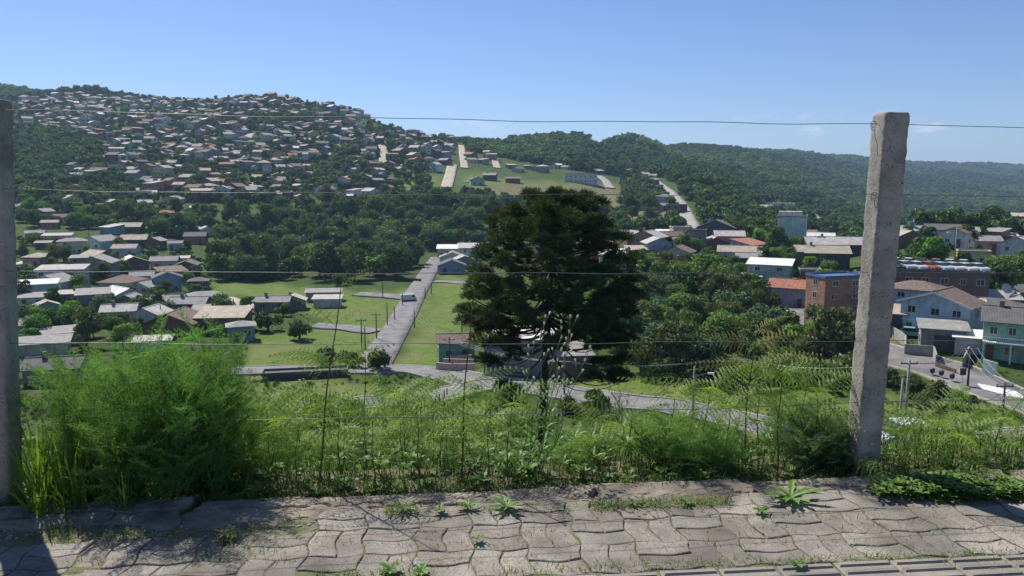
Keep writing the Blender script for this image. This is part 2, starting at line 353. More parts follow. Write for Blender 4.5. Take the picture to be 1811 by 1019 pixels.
# ------------------------------------------------------------------ roads
M_asph = mat('asphalt', (0.20, 0.196, 0.195), 0.9, 0.34, 0.35, 0.4, 6, coords='World')
M_asph2 = mat('asphalt_worn', (0.33, 0.315, 0.295), 0.9, 0.2, 0.4, 0.3, 8, coords='World')
M_dirt = mat('dirt_road_soil', (0.44, 0.385, 0.31), 0.95, 0.25, 0.3, 0.4, 5, coords='World')
M_odirt = mat('orange_soil', (0.42, 0.25, 0.15), 0.95, 0.3, 0.5, 0.4, 5, coords='World')
M_conc = mat('concrete', (0.36, 0.34, 0.31), 0.9, 0.25, 1.2, 0.3, 12, stain=0.3)
M_wpaint = mat('white_road_paint', (0.72, 0.72, 0.70), 0.8, 0.15, 3, coords='World')
def spline(pts, n):
    pts = [Vector(p) for p in pts]; out = []
    m = len(pts)
    for i in range(m-1):
        p0, p1, p2, p3 = pts[max(i-1, 0)], pts[i], pts[i+1], pts[min(i+2, m-1)]
        for k in range(n):
            t = k/n
            out.append(0.5*((2*p1)+(p2-p0)*t+(2*p0-5*p1+4*p2-p3)*t*t+(3*p1-p0-3*p2+p3)*t**3))
    out.append(pts[-1]); return out
def ribbon(name, pts, w, m, off, label=None, kind='structure', lat=0.0, segs=4, n=14, thick=0.0):
    """drape a strip along world points; lat shifts it sideways"""
    c = spline([Vector((p[0], p[1], 0)) for p in pts], n)
    v = []; mb = MB()
    for i, p in enumerate(c):
        t = (c[min(i+1, len(c)-1)]-c[max(i-1, 0)]).normalized(); s = Vector((t.y, -t.x, 0))
        for k in range(segs+1):
            q = p + s*(lat+w*(k/segs-0.5)); v.append((q.x, q.y))
    v = np.array(v); o = off + 0.0006*v[:, 1]
    z = ground(v[:, 0], v[:, 1])
    zz = z.reshape(len(c), segs+1); mx_ = zz.mean(axis=1, keepdims=True); zz = np.maximum(zz, 0.5*zz+0.5*mx_)
    z = zz.ravel() + o
    V = np.column_stack([v, z]); r = segs+1
    f = [(i*r+k, i*r+k+1, (i+1)*r+k+1, (i+1)*r+k) for i in range(len(c)-1) for k in range(segs)]
    if thick:
        nV = len(V); V2 = V.copy(); V2[:, 2] -= thick; V = np.vstack([V, V2])
        for i in range(len(c)-1):
            f.append((i*r, (i+1)*r, nV+(i+1)*r, nV+i*r)); f.append(((i+1)*r+segs, i*r+segs, nV+i*r+segs, nV+(i+1)*r+segs))
    me = mesh_np(name, V, np.array(f), m)
    ob = link(name, me); tag(ob, label, None, None, kind); return ob
ROADS = []
def road(name, pix, w, m=None, off=0.12, kerb=False, label=None):
    g = [GP(a, b, 55) for a, b in pix]
    ROADS.append((g, w))
    ribbon(name, g, w, m or M_asph, off, label, thick=0.4)
    if kerb:
        for s in (-1, 1): ribbon('kerb', g, 0.3, M_conc, off+0.12, None, lat=s*(w/2+0.15), segs=1, thick=0.4)
    return g
road('road', [(650,662),(690,600),(722,545),(747,500),(768,466),(774,456)], 5.8, kerb=False, label='long straight asphalt road climbing away through the green lots')
road('road', [(300,664),(430,657),(560,655),(650,656),(720,655),(790,664),(850,676),(905,684)], 5.2, off=.13, kerb=True)
road('road', [(560,730),(640,716),(740,707),(830,688),(905,682),(1000,697),(1080,708),(1200,724),(1330,750),(1480,790),(1640,812)], 5.4, off=.14, kerb=True)
road('road', [(555,577),(610,581),(665,588)], 5.5, off=.13)
road('road', [(630,521),(690,525),(732,529)], 5.5, off=.13)
road('road', [(768,499),(800,500),(840,502)], 4.5, off=.13)
road('road', [(1425,545),(1455,580),(1500,612),(1560,628),(1620,642),(1680,660),(1740,684),(1811,712),(1900,740)], 7.0, kerb=True)
g_av = road('avenue', [(1440,840),(1560,815),(1680,800),(1811,787),(1950,772)], 8.0, kerb=True, label='grey avenue with dashed white lines below the fence')
DR = [([(800,292),(796,310),(790,332)], 7.5), ([(300,262),(330,268),(362,262)], 4), ([(520,252),(560,246),(600,250)], 4), ([(380,330),(360,318),(352,300)], 4), ([(700,300),(730,288),(760,292)], 5), ([(480,205),(540,208),(600,222)], 4), ([(120,300),(160,290),(200,294)], 4), ([(816,258),(818,275),(822,298)], 6), ([(597,232),(600,250),(604,268)], 5.5), ([(678,250),(676,265),(680,275),(677,292)], 7),
      ([(443,236),(438,243),(433,250)], 8), ([(668,340),(655,346),(646,352)], 6), ([(875,282),(877,290),(880,298)], 6), ([(820,322),(836,322),(848,320)], 3),
      ([(20,470),(60,462),(85,450)], 5), ([(115,440),(135,428),(155,436),(170,448)], 7), ([(330,425),(352,416),(375,410)], 4), ([(395,528),(430,541),(445,548)],5)]
for pts, w in DR: road('dirt_road', pts, w, M_dirt, off=.2)
road('road', [(1058,312),(1070,320),(1080,334)], 7, M_asph2, off=.3)
road('road', [(1160,322),(1185,342),(1208,368),(1222,396),(1228,412)], 6.5, M_asph2, off=.3, label='steep pale road running up the ridge right of the big pine')
road('road', [(1405,369),(1430,377),(1445,388),(1462,404)], 9, M_asph2, off=.5)
# markings: dashes and a crossing
def dashes(g, step, ln, w, off, lat=0):
    c = spline([Vector((p[0], p[1], 0)) for p in g], 60); L_ = 0; nxt = 0; seg = []
    for i in range(1, len(c)):
        L_ += (c[i]-c[i-1]).length
        if L_ > nxt: seg.append(i); nxt += step
    for i in seg:
        a = c[i]; t = (c[min(i+1, len(c)-1)]-c[i-1]).normalized()
        ribbon('road_marking', [a, a+t*ln], w, M_wpaint, off, None, segs=1, n=3, lat=lat)
dashes(g_av, 6.0, 2.5, 0.18, 0.128+0.02)
gc = [GP(1748+i*9, 697+i*1.5, 55) for i in range(8)]
for q in gc: ribbon('road_marking', [q, q+Vector((0.6, 3.0, 0))], 0.45, M_wpaint, 0.145, None, segs=1, n=3)

# ------------------------------------------------------------------ pavement, kerb strip, fence (fence frame)
FA = math.atan(0.0925); FR = Matrix.Translation((0, 3.84, 0)) @ Matrix.Rotation(FA, 4, 'Z')   # x along fence, y outward
def FP(s, t, z=0.0): return FR @ Vector((s, t, z))
rng = random.Random(5); nrg = np.random.default_rng(7)
M_paver = mat('paver_concrete', (0.275, 0.25, 0.215), 0.95, 0.45, 3.0, 1.0, 160, stain=0.5, objvar=0.0, detail=8)
# fine aggregate speckle for pavers
def speckle(m, amt=0.35, sc=190, dark=(0.12, 0.115, 0.11)):
    N = m.node_tree.nodes; L = m.node_tree.links; b = N['Principled BSDF']; src = b.inputs['Base Color'].links[0].from_socket
    t = N.new('ShaderNodeTexCoord'); n = N.new('ShaderNodeTexNoise'); n.inputs['Scale'].default_value = sc; n.inputs['Detail'].default_value = 3
    L.new(t.outputs['Object'], n.inputs['Vector']); r = N.new('ShaderNodeMapRange'); r.inputs[1].default_value = .49; r.inputs[2].default_value = .60; r.inputs[4].default_value = amt
    L.new(n.outputs[0], r.inputs[0]); x = N.new('ShaderNodeMix'); x.data_type = 'RGBA'; x.inputs['B'].default_value = (*dark, 1)
    L.new(r.outputs[0], x.inputs['Factor']); L.new(src, x.inputs['A']); L.new(x.outputs['Result'], b.inputs['Base Color'])
speckle(M_paver, 0.6, 110)
M_tact = mat('tactile_paver', (0.29, 0.262, 0.222), 0.95, 0.25, 3, 0.8, 200, stain=0.2); speckle(M_tact, 0.3, 170)
M_joint = mat('joint_soil', (0.19, 0.165, 0.11), 1, 0.5, 14, 1.0, 60, col2=(0.10, 0.12, 0.05))
CELL = 0.24; TILE_T = -0.95        # tactile band starts here (outward = positive)
def warp(x, y):
    k = 2*math.pi/CELL
    return (x + 0.0115*math.sin(k*y*1.0+0.6)+0.006*math.sin(9*x+5*y), y + 0.0105*math.sin(k*x+1.1)+0.006*math.sin(7*x+11*y))
def paver(mb, x0, x1, y0, y1, zt, tilt):
    g = 0.0034; n = 7; ring = []
    X0, X1, Y0, Y1 = x0+g, x1-g, y0+g, y1-g
    for i in range(n): ring.append((X0+(X1-X0)*i/n, Y0))
    for i in range(n): ring.append((X1, Y0+(Y1-Y0)*i/n))
    for i in range(n): ring.append((X1-(X1-X0)*i/n, Y1))
    for i in range(n): ring.append((X0, Y1-(Y1-Y0)*i/n))
    cxx, cyy = (x0+x1)/2, (y0+y1)/2
    jit = [(rng.uniform(-.0022, .0022), rng.uniform(-.0022, .0022)) for _ in ring]
    w = [warp(*p) for p in ring]; w = [(a[0]+j[0], a[1]+j[1]) for a, j in zip(w, jit)]
    wc = warp(cxx, cyy); vs = []
    def lev(s, z):
        for p in w:
            x = wc[0]+(p[0]-wc[0])*s[0]; y = wc[1]+(p[1]-wc[1])*s[1]
            vs.append((x, y, z + tilt[0]*(x-cxx)+tilt[1]*(y-cyy)+tilt[2]))
    sxy = lambda e: (1-2*e/(x1-x0), 1-2*e/(y1-y0))
    lev((1, 1), zt-.05); lev((1, 1), zt-.0035); lev(sxy(.003), zt-.001); lev(sxy(.008), zt)
    m = len(w); fs = []
    for l in range(3): fs += [(l*m+i, l*m+(i+1) % m, (l+1)*m+(i+1) % m, (l+1)*m+i) for i in range(m)]
    fs.append(tuple(3*m+i for i in range(m)))
    mb.add(vs, fs)
mb = MB()
nx0, nx1 = -26, 33
for i in range(nx0, nx1):
    for j in range(0, 3):
        x0 = i*CELL; y1 = -0.22 - j*CELL; y0 = y1-CELL
        if y0 < TILE_T-0.02: y0 = y0
        if i < -4 and j == 0 and rng.random() < .8: continue       # broken away at the left
        for h in range(2):
            tl = (rng.uniform(-.014, .014), rng.uniform(-.018, .018), rng.uniform(-.003, .003))
            if (i+j) % 2 == 0: paver(mb, x0, x0+CELL, y0+h*CELL/2, y0+(h+1)*CELL/2, 0, tl)
            else: paver(mb, x0+h*CELL/2, x0+(h+1)*CELL/2, y0, y1, 0, tl)
def tone(me, per_v, mb_):
    n = len(me.vertices); k = np.arange(n)//per_v; t = np.random.default_rng(4).uniform(.80, 1.16, k.max()+1)[k]; w_ = np.random.default_rng(6).uniform(-.012, .02, k.max()+1)[k]
    a = me.color_attributes.new('tone', 'FLOAT_COLOR', 'POINT'); a.data.foreach_set('color', np.stack([t*(1+w_), t, t*(1-w_), np.ones(n)], -1).astype(np.float32).ravel())
def use_tone(m):
    N = m.node_tree.nodes; L = m.node_tree.links; b = N['Principled BSDF']; src = b.inputs['Base Color'].links[0].from_socket
    a = N.new('ShaderNodeAttribute'); a.attribute_name = 'tone'; x = N.new('ShaderNodeMix'); x.data_type = 'RGBA'; x.blend_type = 'MULTIPLY'; x.inputs['Factor'].default_value = 1; x.clamp_result = False
    L.new(src, x.inputs['A']); L.new(a.outputs['Color'], x.inputs['B']); L.new(x.outputs['Result'], b.inputs['Base Color'])
M_back = mat('pavement_back', (0.25, 0.23, 0.205), 0.95, 0.3, 3.0)
use_tone(M_paver)
pv = mb.build('pavement', M_paver); tone(pv.data, 28*4, mb); pv.matrix_world = FR; tag(pv, 'interlocking grey concrete pavers with weeds in the joints', None, None, 'structure')
mb = MB()
for j in range(0, 3):
  for i in range(-20, 26):
    x0 = i*0.25+0.02; y1 = -0.945-j*0.255; y0 = y1-0.25; e = .005
    if j != 1:
        z = rng.uniform(-.003, .003)
        mb.add([(x0+e,y0+e,-.05),(x0+.25-e,y0+e,-.05),(x0+.25-e,y1-e,-.05),(x0+e,y1-e,-.05),(x0+e,y0+e,z-.004),(x0+.25-e,y0+e,z-.004),(x0+.25-e,y1-e,z-.004),(x0+e,y1-e,z-.004),
                (x0+.01,y0+.01,z),(x0+.24,y0+.01,z),(x0+.24,y1-.01,z),(x0+.01,y1-.01,z)],
               [(0,1,5,4),(1,2,6,5),(2,3,7,6),(3,0,4,7),(4,5,9,8),(5,6,10,9),(6,7,11,10),(7,4,8,11),(8,9,10,11)])
    for k in range(4):
        yc = y1-.034-k*.061
        if j != 1:
            mb.add([(x0+.012,yc-.017,z-.001),(x0+.238,yc-.017,z-.001),(x0+.238,yc+.017,z-.001),(x0+.012,yc+.017,z-.001),(x0+.018,yc-.010,z+.009),(x0+.232,yc-.010,z+.009),(x0+.232,yc+.010,z+.009),(x0+.018,yc+.010,z+.009)],
               [(0,1,5,4),(1,2,6,5),(2,3,7,6),(3,0,4,7),(4,5,6,7)])
tv = mb.build('pavement', M_tact); tv.matrix_world = FR; tag(tv, 'band of ribbed tactile paving tiles at the pavement edge', None, None, 'structure')
# bed under the pavers
def grid_mesh(name, x0, x1, y0, y1, nx, ny, fn, m, smooth=True):
    X, Y = np.meshgrid(np.linspace(x0, x1, nx), np.linspace(y0, y1, ny), indexing='ij')
    Z = fn(X, Y); v = np.stack([X, Y, Z], -1).reshape(-1, 3)
    i, j = np.meshgrid(np.arange(nx-1), np.arange(ny-1), indexing='ij'); a = (i*ny+j).ravel()
    return mesh_np(name, v, np.stack([a, a+ny, a+ny+1, a+1], -1), m, smooth)
def fbm(X, Y, s, seed=0, o=4):
    z = 0*X; a = 1
    for k in range(o):
        p = seed*1.7+k*2.1
        z = z + a*np.sin(X*s+p+1.3*np.sin(Y*s*1.1+p))*np.sin(Y*s*1.07-p+1.1*np.sin(X*s*.9+2*p)); s *= 2.03; a *= .5
    return z
bed = link('soil', grid_mesh('soil_bed', -7, 9, -1.9, 0.35, 500, 90, lambda X, Y: -0.006+0.0025*fbm(X, Y, 9, 1)+np.where(Y > -.3, -.02, 0), M_joint)); bed.matrix_world = FR
tag(bed, 'dark soil in the joints and behind the pavers', None, None, 'structure')
mb = MB(); mb.box(-30, 30, -9, -1.9, -.3, -.012); fb = mb.build('pavement', M_back); fb.matrix_world = FR; tag(fb, 'plain concrete pavement behind the camera', None, None, 'structure')
# cracked concrete kerb strip
M_strip = mat('cracked_concrete', (0.29, 0.245, 0.19), 0.95, 0.5, 5, 1.0, 70, stain=0.75, detail=8); speckle(M_strip, 0.35, 120)
def strip_front(x): return -0.31+0.03*np.sin(x*1.7+.5)+0.02*np.sin(x*5.1)+np.where(x < -.3, 0.03*np.sin(x*9), 0)
breaks = [-6.5, -1.62, 0.42, 1.25, 2.75, 9]
random.seed(3)
def crack(X, Y):
    z = 0*X
    for x0, y0, x1, y1, w, dp, sd in ((-2.9,-.20,-1.0,-.15,.010,.03,1),(-1.0,-.15,-.2,-.22,.007,.03,2),(-.9,-.30,-.1,-.10,.004,.015,3),(1.0,-.10,1.35,-.31,.005,.02,4),(-.35,-.31,-.2,-.05,.004,.015,5),(1.6,-.16,2.4,-.20,.007,.025,6),(.3,-.20,1.1,-.17,.003,.012,7),(-2.0,-.31,-1.9,-.05,.005,.02,8)):
        dx, dy = x1-x0, y1-y0; L2 = dx*dx+dy*dy; t = ((X-x0)*dx+(Y-y0)*dy)/L2
        px_ = x0+dx*t; py_ = y0+dy*t+.018*np.sin(t*17+sd)+.008*np.sin(t*53+sd*2)
        dist = np.abs((Y-py_)*dx-(X-px_)*dy)/math.sqrt(L2)
        z = z + dp*np.exp(-(dist/w)**2)*((t > 0) & (t < 1))
    return z
V = []; Fq = []; off = 0
for bi in range(len(breaks)-1):
    a, b = breaks[bi]+.006, breaks[bi+1]-.006
    nx, ny = int((b-a)/.008)+2, 44
    zoff = rng.uniform(0.000, .012); ty = rng.uniform(-.005, .03); tx = rng.uniform(-.012, .012)
    X, Yn = np.meshgrid(np.linspace(a, b, nx), np.linspace(0, 1, ny), indexing='ij')
    fr = strip_front(X); Y = fr + Yn*(-0.045+0.012*np.sin(X*3.1)-fr) + 0.012*np.sin(X*23+bi)*(Yn < .1)
    Xs = X + (0.03*np.sin(Yn*7+bi*1.9))*np.minimum(1, np.minimum((X-a), (b-X))*0+1)
    edge = np.minimum(np.minimum(Yn/.09, (1-Yn)/.09), np.minimum((X-a)/.02, (b-X)/.02)); edge = np.clip(edge, 0, 1)
    Z = zoff + ty*(Yn-.5) + tx*(X-(a+b)/2)/(b-a) + 0.0035*fbm(X, Y, 9, bi) + 0.0022*fbm(X, Y, 45, bi+4) - 0.012*(1-edge)**2 - crack(X, Y)
    outer = (Yn <= 0)|(Yn >= 1)|(X <= a)|(X >= b); Z = np.where(outer, -.1, Z)
    v = np.stack([Xs, Y, Z], -1).reshape(-1, 3); i, j = np.meshgrid(np.arange(nx-1), np.arange(ny-1), indexing='ij'); q = (i*ny+j).ravel()
    V.append(v); Fq.append(np.stack([q, q+ny, q+ny+1, q+1], -1)+off); off += len(v)
st = link('kerb', mesh_np('kerb_strip', np.vstack(V), np.vstack(Fq), M_strip, True)); st.matrix_world = FR
tag(st, 'cracked concrete kerb strip along the foot of the fence', None, None, 'structure')
# gravel and rubble
M_grav = mat('gravel_stone', (0.36, 0.33, 0.30), 0.95, 0.4, 30, objvar=0)
def stones(n, area, smin, smax, seed):
    r = np.random.default_rng(seed); base = np.array([(1,0,0),(-1,0,0),(0,1,0),(0,-1,0),(0,0,1),(0,0,-1)], float)
    fc = np.array([(0,2,4),(2,1,4),(1,3,4),(3,0,4),(2,0,5),(1,2,5),(3,1,5),(0,3,5)])
    V = []; Fc = []
    for k in range(n):
        s = smin+(smax-smin)*r.random()**3; b = base*s*(1+r.uniform(-.35, .35, (6, 3)))*np.array([1, 1, .6])
        an = r.random()*6.28; c, sn = math.cos(an), math.sin(an); b = b @ np.array([[c, -sn, 0], [sn, c, 0], [0, 0, 1]])
        x, y = area(r); V.append(b+np.array([x, y, -.012+s*.3])); Fc.append(fc+6*k)
    return np.vstack(V), np.vstack(Fc)
v, f = stones(1500, lambda r: (r.uniform(-3.2, -.75), -.36+r.normal()*.06), .003, .014, 2)
v2, f2 = stones(500, lambda r: (r.uniform(-3.5, 4.5), r.uniform(-.95, -.1)), .002, .008, 3)
gv = link('gravel', mesh_np('gravel', np.vstack([v, v2]), np.vstack([f, f2+len(v)]), M_grav)); gv.matrix_world = FR
tag(gv, 'loose grey gravel along the broken front of the kerb', 'gravel', None, 'stuff')

# posts
M_post = mat('post_concrete', (0.31, 0.29, 0.255), 0.92, 0.35, 5, 0.8, 60, stain=0.7, detail=8)
def pits(m, sc=95, thr=.11, dark=(.05, .048, .045)):
    N = m.node_tree.nodes; L = m.node_tree.links; b = N['Principled BSDF']; src = b.inputs['Base Color'].links[0].from_socket
    t = N.new('ShaderNodeTexCoord'); v_ = N.new('ShaderNodeTexVoronoi'); v_.inputs['Scale'].default_value = sc; v_.inputs['Randomness'].default_value = 1
    L.new(t.outputs['Object'], v_.inputs['Vector'])
    nz = N.new('ShaderNodeTexNoise'); nz.inputs['Scale'].default_value = 22; L.new(t.outputs['Object'], nz.inputs['Vector'])
    th = N.new('ShaderNodeMapRange'); th.inputs[1].default_value = .42; th.inputs[2].default_value = .66; th.inputs[3].default_value = .05; th.inputs[4].default_value = thr+.2
    L.new(nz.outputs[0], th.inputs[0])
    cm = N.new('ShaderNodeMath'); cm.operation = 'LESS_THAN'; L.new(v_.outputs['Distance'], cm.inputs[0]); L.new(th.outputs[0], cm.inputs[1])
    x = N.new('ShaderNodeMix'); x.data_type = 'RGBA'; x.inputs['B'].default_value = (*dark, 1); L.new(cm.outputs[0], x.inputs['Factor']); L.new(src, x.inputs['A']); L.new(x.outputs['Result'], b.inputs['Base Color'])
    bp = N.new('ShaderNodeBump'); bp.invert = True; bp.inputs['Distance'].default_value = .006; L.new(cm.outputs[0], bp.inputs['Height'])
    if b.inputs['Normal'].links: L.new(b.inputs['Normal'].links[0].from_socket, bp.inputs['Normal'])
    L.new(bp.outputs[0], b.inputs['Normal'])
pits(M_post)
def post(s, lean, label, seed):
    H, w = (1.955 if s > 0 else 1.99), 0.136; n = 9; nz = 130; r = np.random.default_rng(seed)
    ring = []
    ch = .010
    hw = w/2
    corners = [(-hw+ch,-hw),(hw-ch,-hw),(hw,-hw+ch),(hw,hw-ch),(hw-ch,hw),(-hw+ch,hw),(-hw,hw-ch),(-hw,-hw+ch)]
    for i in range(8):
        a, b = corners[i], corners[(i+1) % 8]; k = n if i % 2 == 0 else 2
        for j in range(k): ring.append((a[0]+(b[0]-a[0])*j/k, a[1]+(b[1]-a[1])*j/k))
    ring = np.array(ring); m = len(ring); zs = np.concatenate([np.linspace(-.5, H-.03, nz), [H-.015, H-.004, H]])
    sc = np.concatenate([np.ones(nz), [.99, .955, .90]])
    V = []
    for z, q in zip(zs, sc):
        nrm = ring/np.linalg.norm(ring, axis=1, keepdims=True)
        a = np.arctan2(ring[:, 1], ring[:, 0])
        d = 0.0016*np.sin(z*31+a*5+seed)+0.0012*np.sin(z*77+a*11)+r.normal(0, .0006, m)
        chip = np.where((np.abs(np.sin(2*a)) > .93) & (r.random(m) < .10), -r.uniform(.002, .007, m), 0)
        V.append(np.column_stack([ring*q + nrm*(d+chip)[:, None], np.full(m, z)]))
    V = np.vstack(V); L_ = len(zs); f = [(i*m+k, i*m+(k+1) % m, (i+1)*m+(k+1) % m, (i+1)*m+k) for i in range(L_-1) for k in range(m)]
    V = np.vstack([V, [[0, 0, H+.001]]]); t = [((L_-1)*m+k, (L_-1)*m+(k+1) % m, len(V)-1) for k in range(m)]
    o = link('fence_post', mesh_np('fence_post', V, [np.array(f), np.array(t)], M_post)); 
    o.location = FP(s, .075, 0); o.rotation_euler = (0, lean, FA)
    tag(o, label, 'fence post', 'concrete fence posts'); return o
s_l = -2.60; s_r = 1.99
postL = post(s_l, math.radians(3.4), 'weathered square concrete fence post at the far left edge, grass at its foot', 1)
postR = post(s_r, math.radians(.95), 'pitted square concrete fence post on the right, in front of the brick houses', 2)
post(s_r+4.6, 0, 'concrete fence post standing outside the right edge', 3); post(s_l-4.6, 0, 'concrete fence post standing outside the left edge', 4)
# wires
M_wire = mat('galvanised_wire', (0.22, 0.215, 0.21), 0.45, 0.3, 20, metal=0.8)
M_rust = mat('rusty_wire', (0.10, 0.07, 0.05), 0.7, 0.4, 30, metal=0.4)
wn_ = ['topmost', 'second from the top', 'third from the top', 'fourth from the top', 'lowest']
LY = [195, 336, 479, 607, 752]; RY = [219, 344, 480, 602, 712]
dl, dr = 3.66, 4.08
for k in range(5):
    a = P(24, LY[k], dl); b = P(1545, RY[k], dr); a = Vector(a); b = Vector(b)
    dvec = (b-a); n = 30; pts = []
    for i in range(n+1):
        t = i/n; p = a.lerp(b, t); p.z += -0.012*math.sin(math.pi*t) + 0.0035*math.sin(t*19+k*2)+.002*math.sin(t*41+k); pts.append(p)
    e = (b-a)/4.6
    pre = [a-e*(4.4-j*1.1) for j in range(4)]; post_ = [b+e*(1.1*(j+1)) for j in range(4)]
    for j, q in enumerate(post_): q.z += -.014*math.sin((j+1)/4*math.pi)
    o = MB().tube(pre+pts+post_, 0.0019, 6).build('fence_wire', M_wire, smooth=True)
    tag(o, f'thin steel fence wire between the concrete posts, {wn_[k]} of the five', 'wire', 'fence wires')
    # tie knot on the post
    q = b + Vector((-.012, -.02, 0)); kn = [q+Vector((.014*math.cos(x)*(1+.2*math.sin(3*x)), -.004, .014*math.sin(x)-.002*x)) for x in np.linspace(0, 11, 22)]
    tail = [q+Vector((.006*j+.004*math.sin(j*2+k), -.006, -.028*j)) for j in range(1, 7)]
    o2 = MB().tube(kn+tail, 0.0014, 4).build('wire_tie', M_rust); tag(o2, f'thin dark wire tie on the right post holding the {wn_[k]} wire', 'wire tie', 'wire ties on the post')
# ------------------------------------------------------------------ houses
WALLS = {'grey': (.26,.255,.25), 'white': (.58,.57,.55), 'cream': (.56,.50,.38), 'pink': (.50,.30,.28), 'maroon': (.22,.10,.09), 'lilac': (.42,.39,.46), 'blue': (.24,.32,.43), 'light blue': (.42,.50,.58),
         'teal': (.17,.36,.34), 'green': (.27,.45,.34), 'pale green': (.42,.56,.50), 'yellow': (.56,.47,.22), 'brown': (.20,.13,.09), 'dark grey': (.10,.10,.105), 'red': (.42,.12,.09), 'orange': (.52,.30,.16)}
ROOFS = {'grey': (.31,.30,.285), 'dark grey': (.14,.137,.133), 'brown': (.21,.155,.125), 'red': (.40,.17,.11), 'white': (.74,.74,.73), 'pale grey': (.47,.45,.425), 'blue': (.09,.16,.30), 'tan': (.43,.37,.30)}
def wall_mat(c):
    if c == 'brick': return mat('brick_wall', (.36,.16,.095), .95, .3, 1.4, brick=(.36,.32,.28), stain=.3)
    if c == 'dark brick': return mat('dark_brick_wall', (.22,.12,.09), .95, .35, 1.0, brick=(.22,.20,.18), stain=.5)
    if c == 'orange brick': return mat('orange_brick_wall', (.44,.20,.11), .95, .3, 1.4, brick=(.34,.28,.23), stain=.45)
    if c == 'block': return mat('block_wall', (.30,.29,.28), .95, .25, 1.0, brick=(.22,.21,.20), stain=.4)
    return mat('wall_'+c.replace(' ', '_'), WALLS[c], .9, .22, .8, .15, 15, stain=.5)
def roof_mat(c):
    if c in ('brown', 'red'): return mat('tiles_'+c, ROOFS[c], .9, .4, 2.5, .3, 12, wave=1.6, stain=.35)
    return mat('roof_sheet_'+c.replace(' ', '_'), ROOFS[c], .85, .22, .7, .12, 10, wave=1.8, stain=.16 if c == 'white' else .35)
M_glass = mat('window_glass', (.035,.045,.055), .12, .3, 1.5, spec=.6)
M_frame = mat('painted_frame', (.62,.61,.58), .6, .1, 5)
M_wood = mat('brown_door', (.16,.09,.05), .7, .3, 5)
M_dmet = mat('dark_metal', (.08,.08,.085), .5, .2, 5, metal=.3)
WCACHE = {}
def win_mesh(w, h, which):
    k = (round(w, 2), round(h, 2), which)
    if k not in WCACHE:
        mb = MB()
        if which == 'f':
            t = .07
            mb.box(-w/2-t, w/2+t, -.05, .05, -t, 0); mb.box(-w/2-t, w/2+t, -.05, .05, h, h+t)
            mb.box(-w/2-t, -w/2, -.05, .05, 0, h); mb.box(w/2, w/2+t, -.05, .05, 0, h); mb.box(-.03, .03, -.04, .05, 0, h)
            WCACHE[k] = mb.mesh('window', M_frame)
        else:
            mb.box(-w/2, w/2, -.02, .03, 0, h); WCACHE[k] = mb.mesh('pane', M_glass)
    return WCACHE[k]
def window(par, x, y, z, w, h, rz=0, lod=0):
    if lod:
        return link('window', win_mesh(w, h, 'p'), par, (x, y, z), (0, 0, rz))
    o = link('window', win_mesh(w, h, 'f'), par, (x, y, z), (0, 0, rz)); link('pane', win_mesh(w, h, 'p'), o); return o
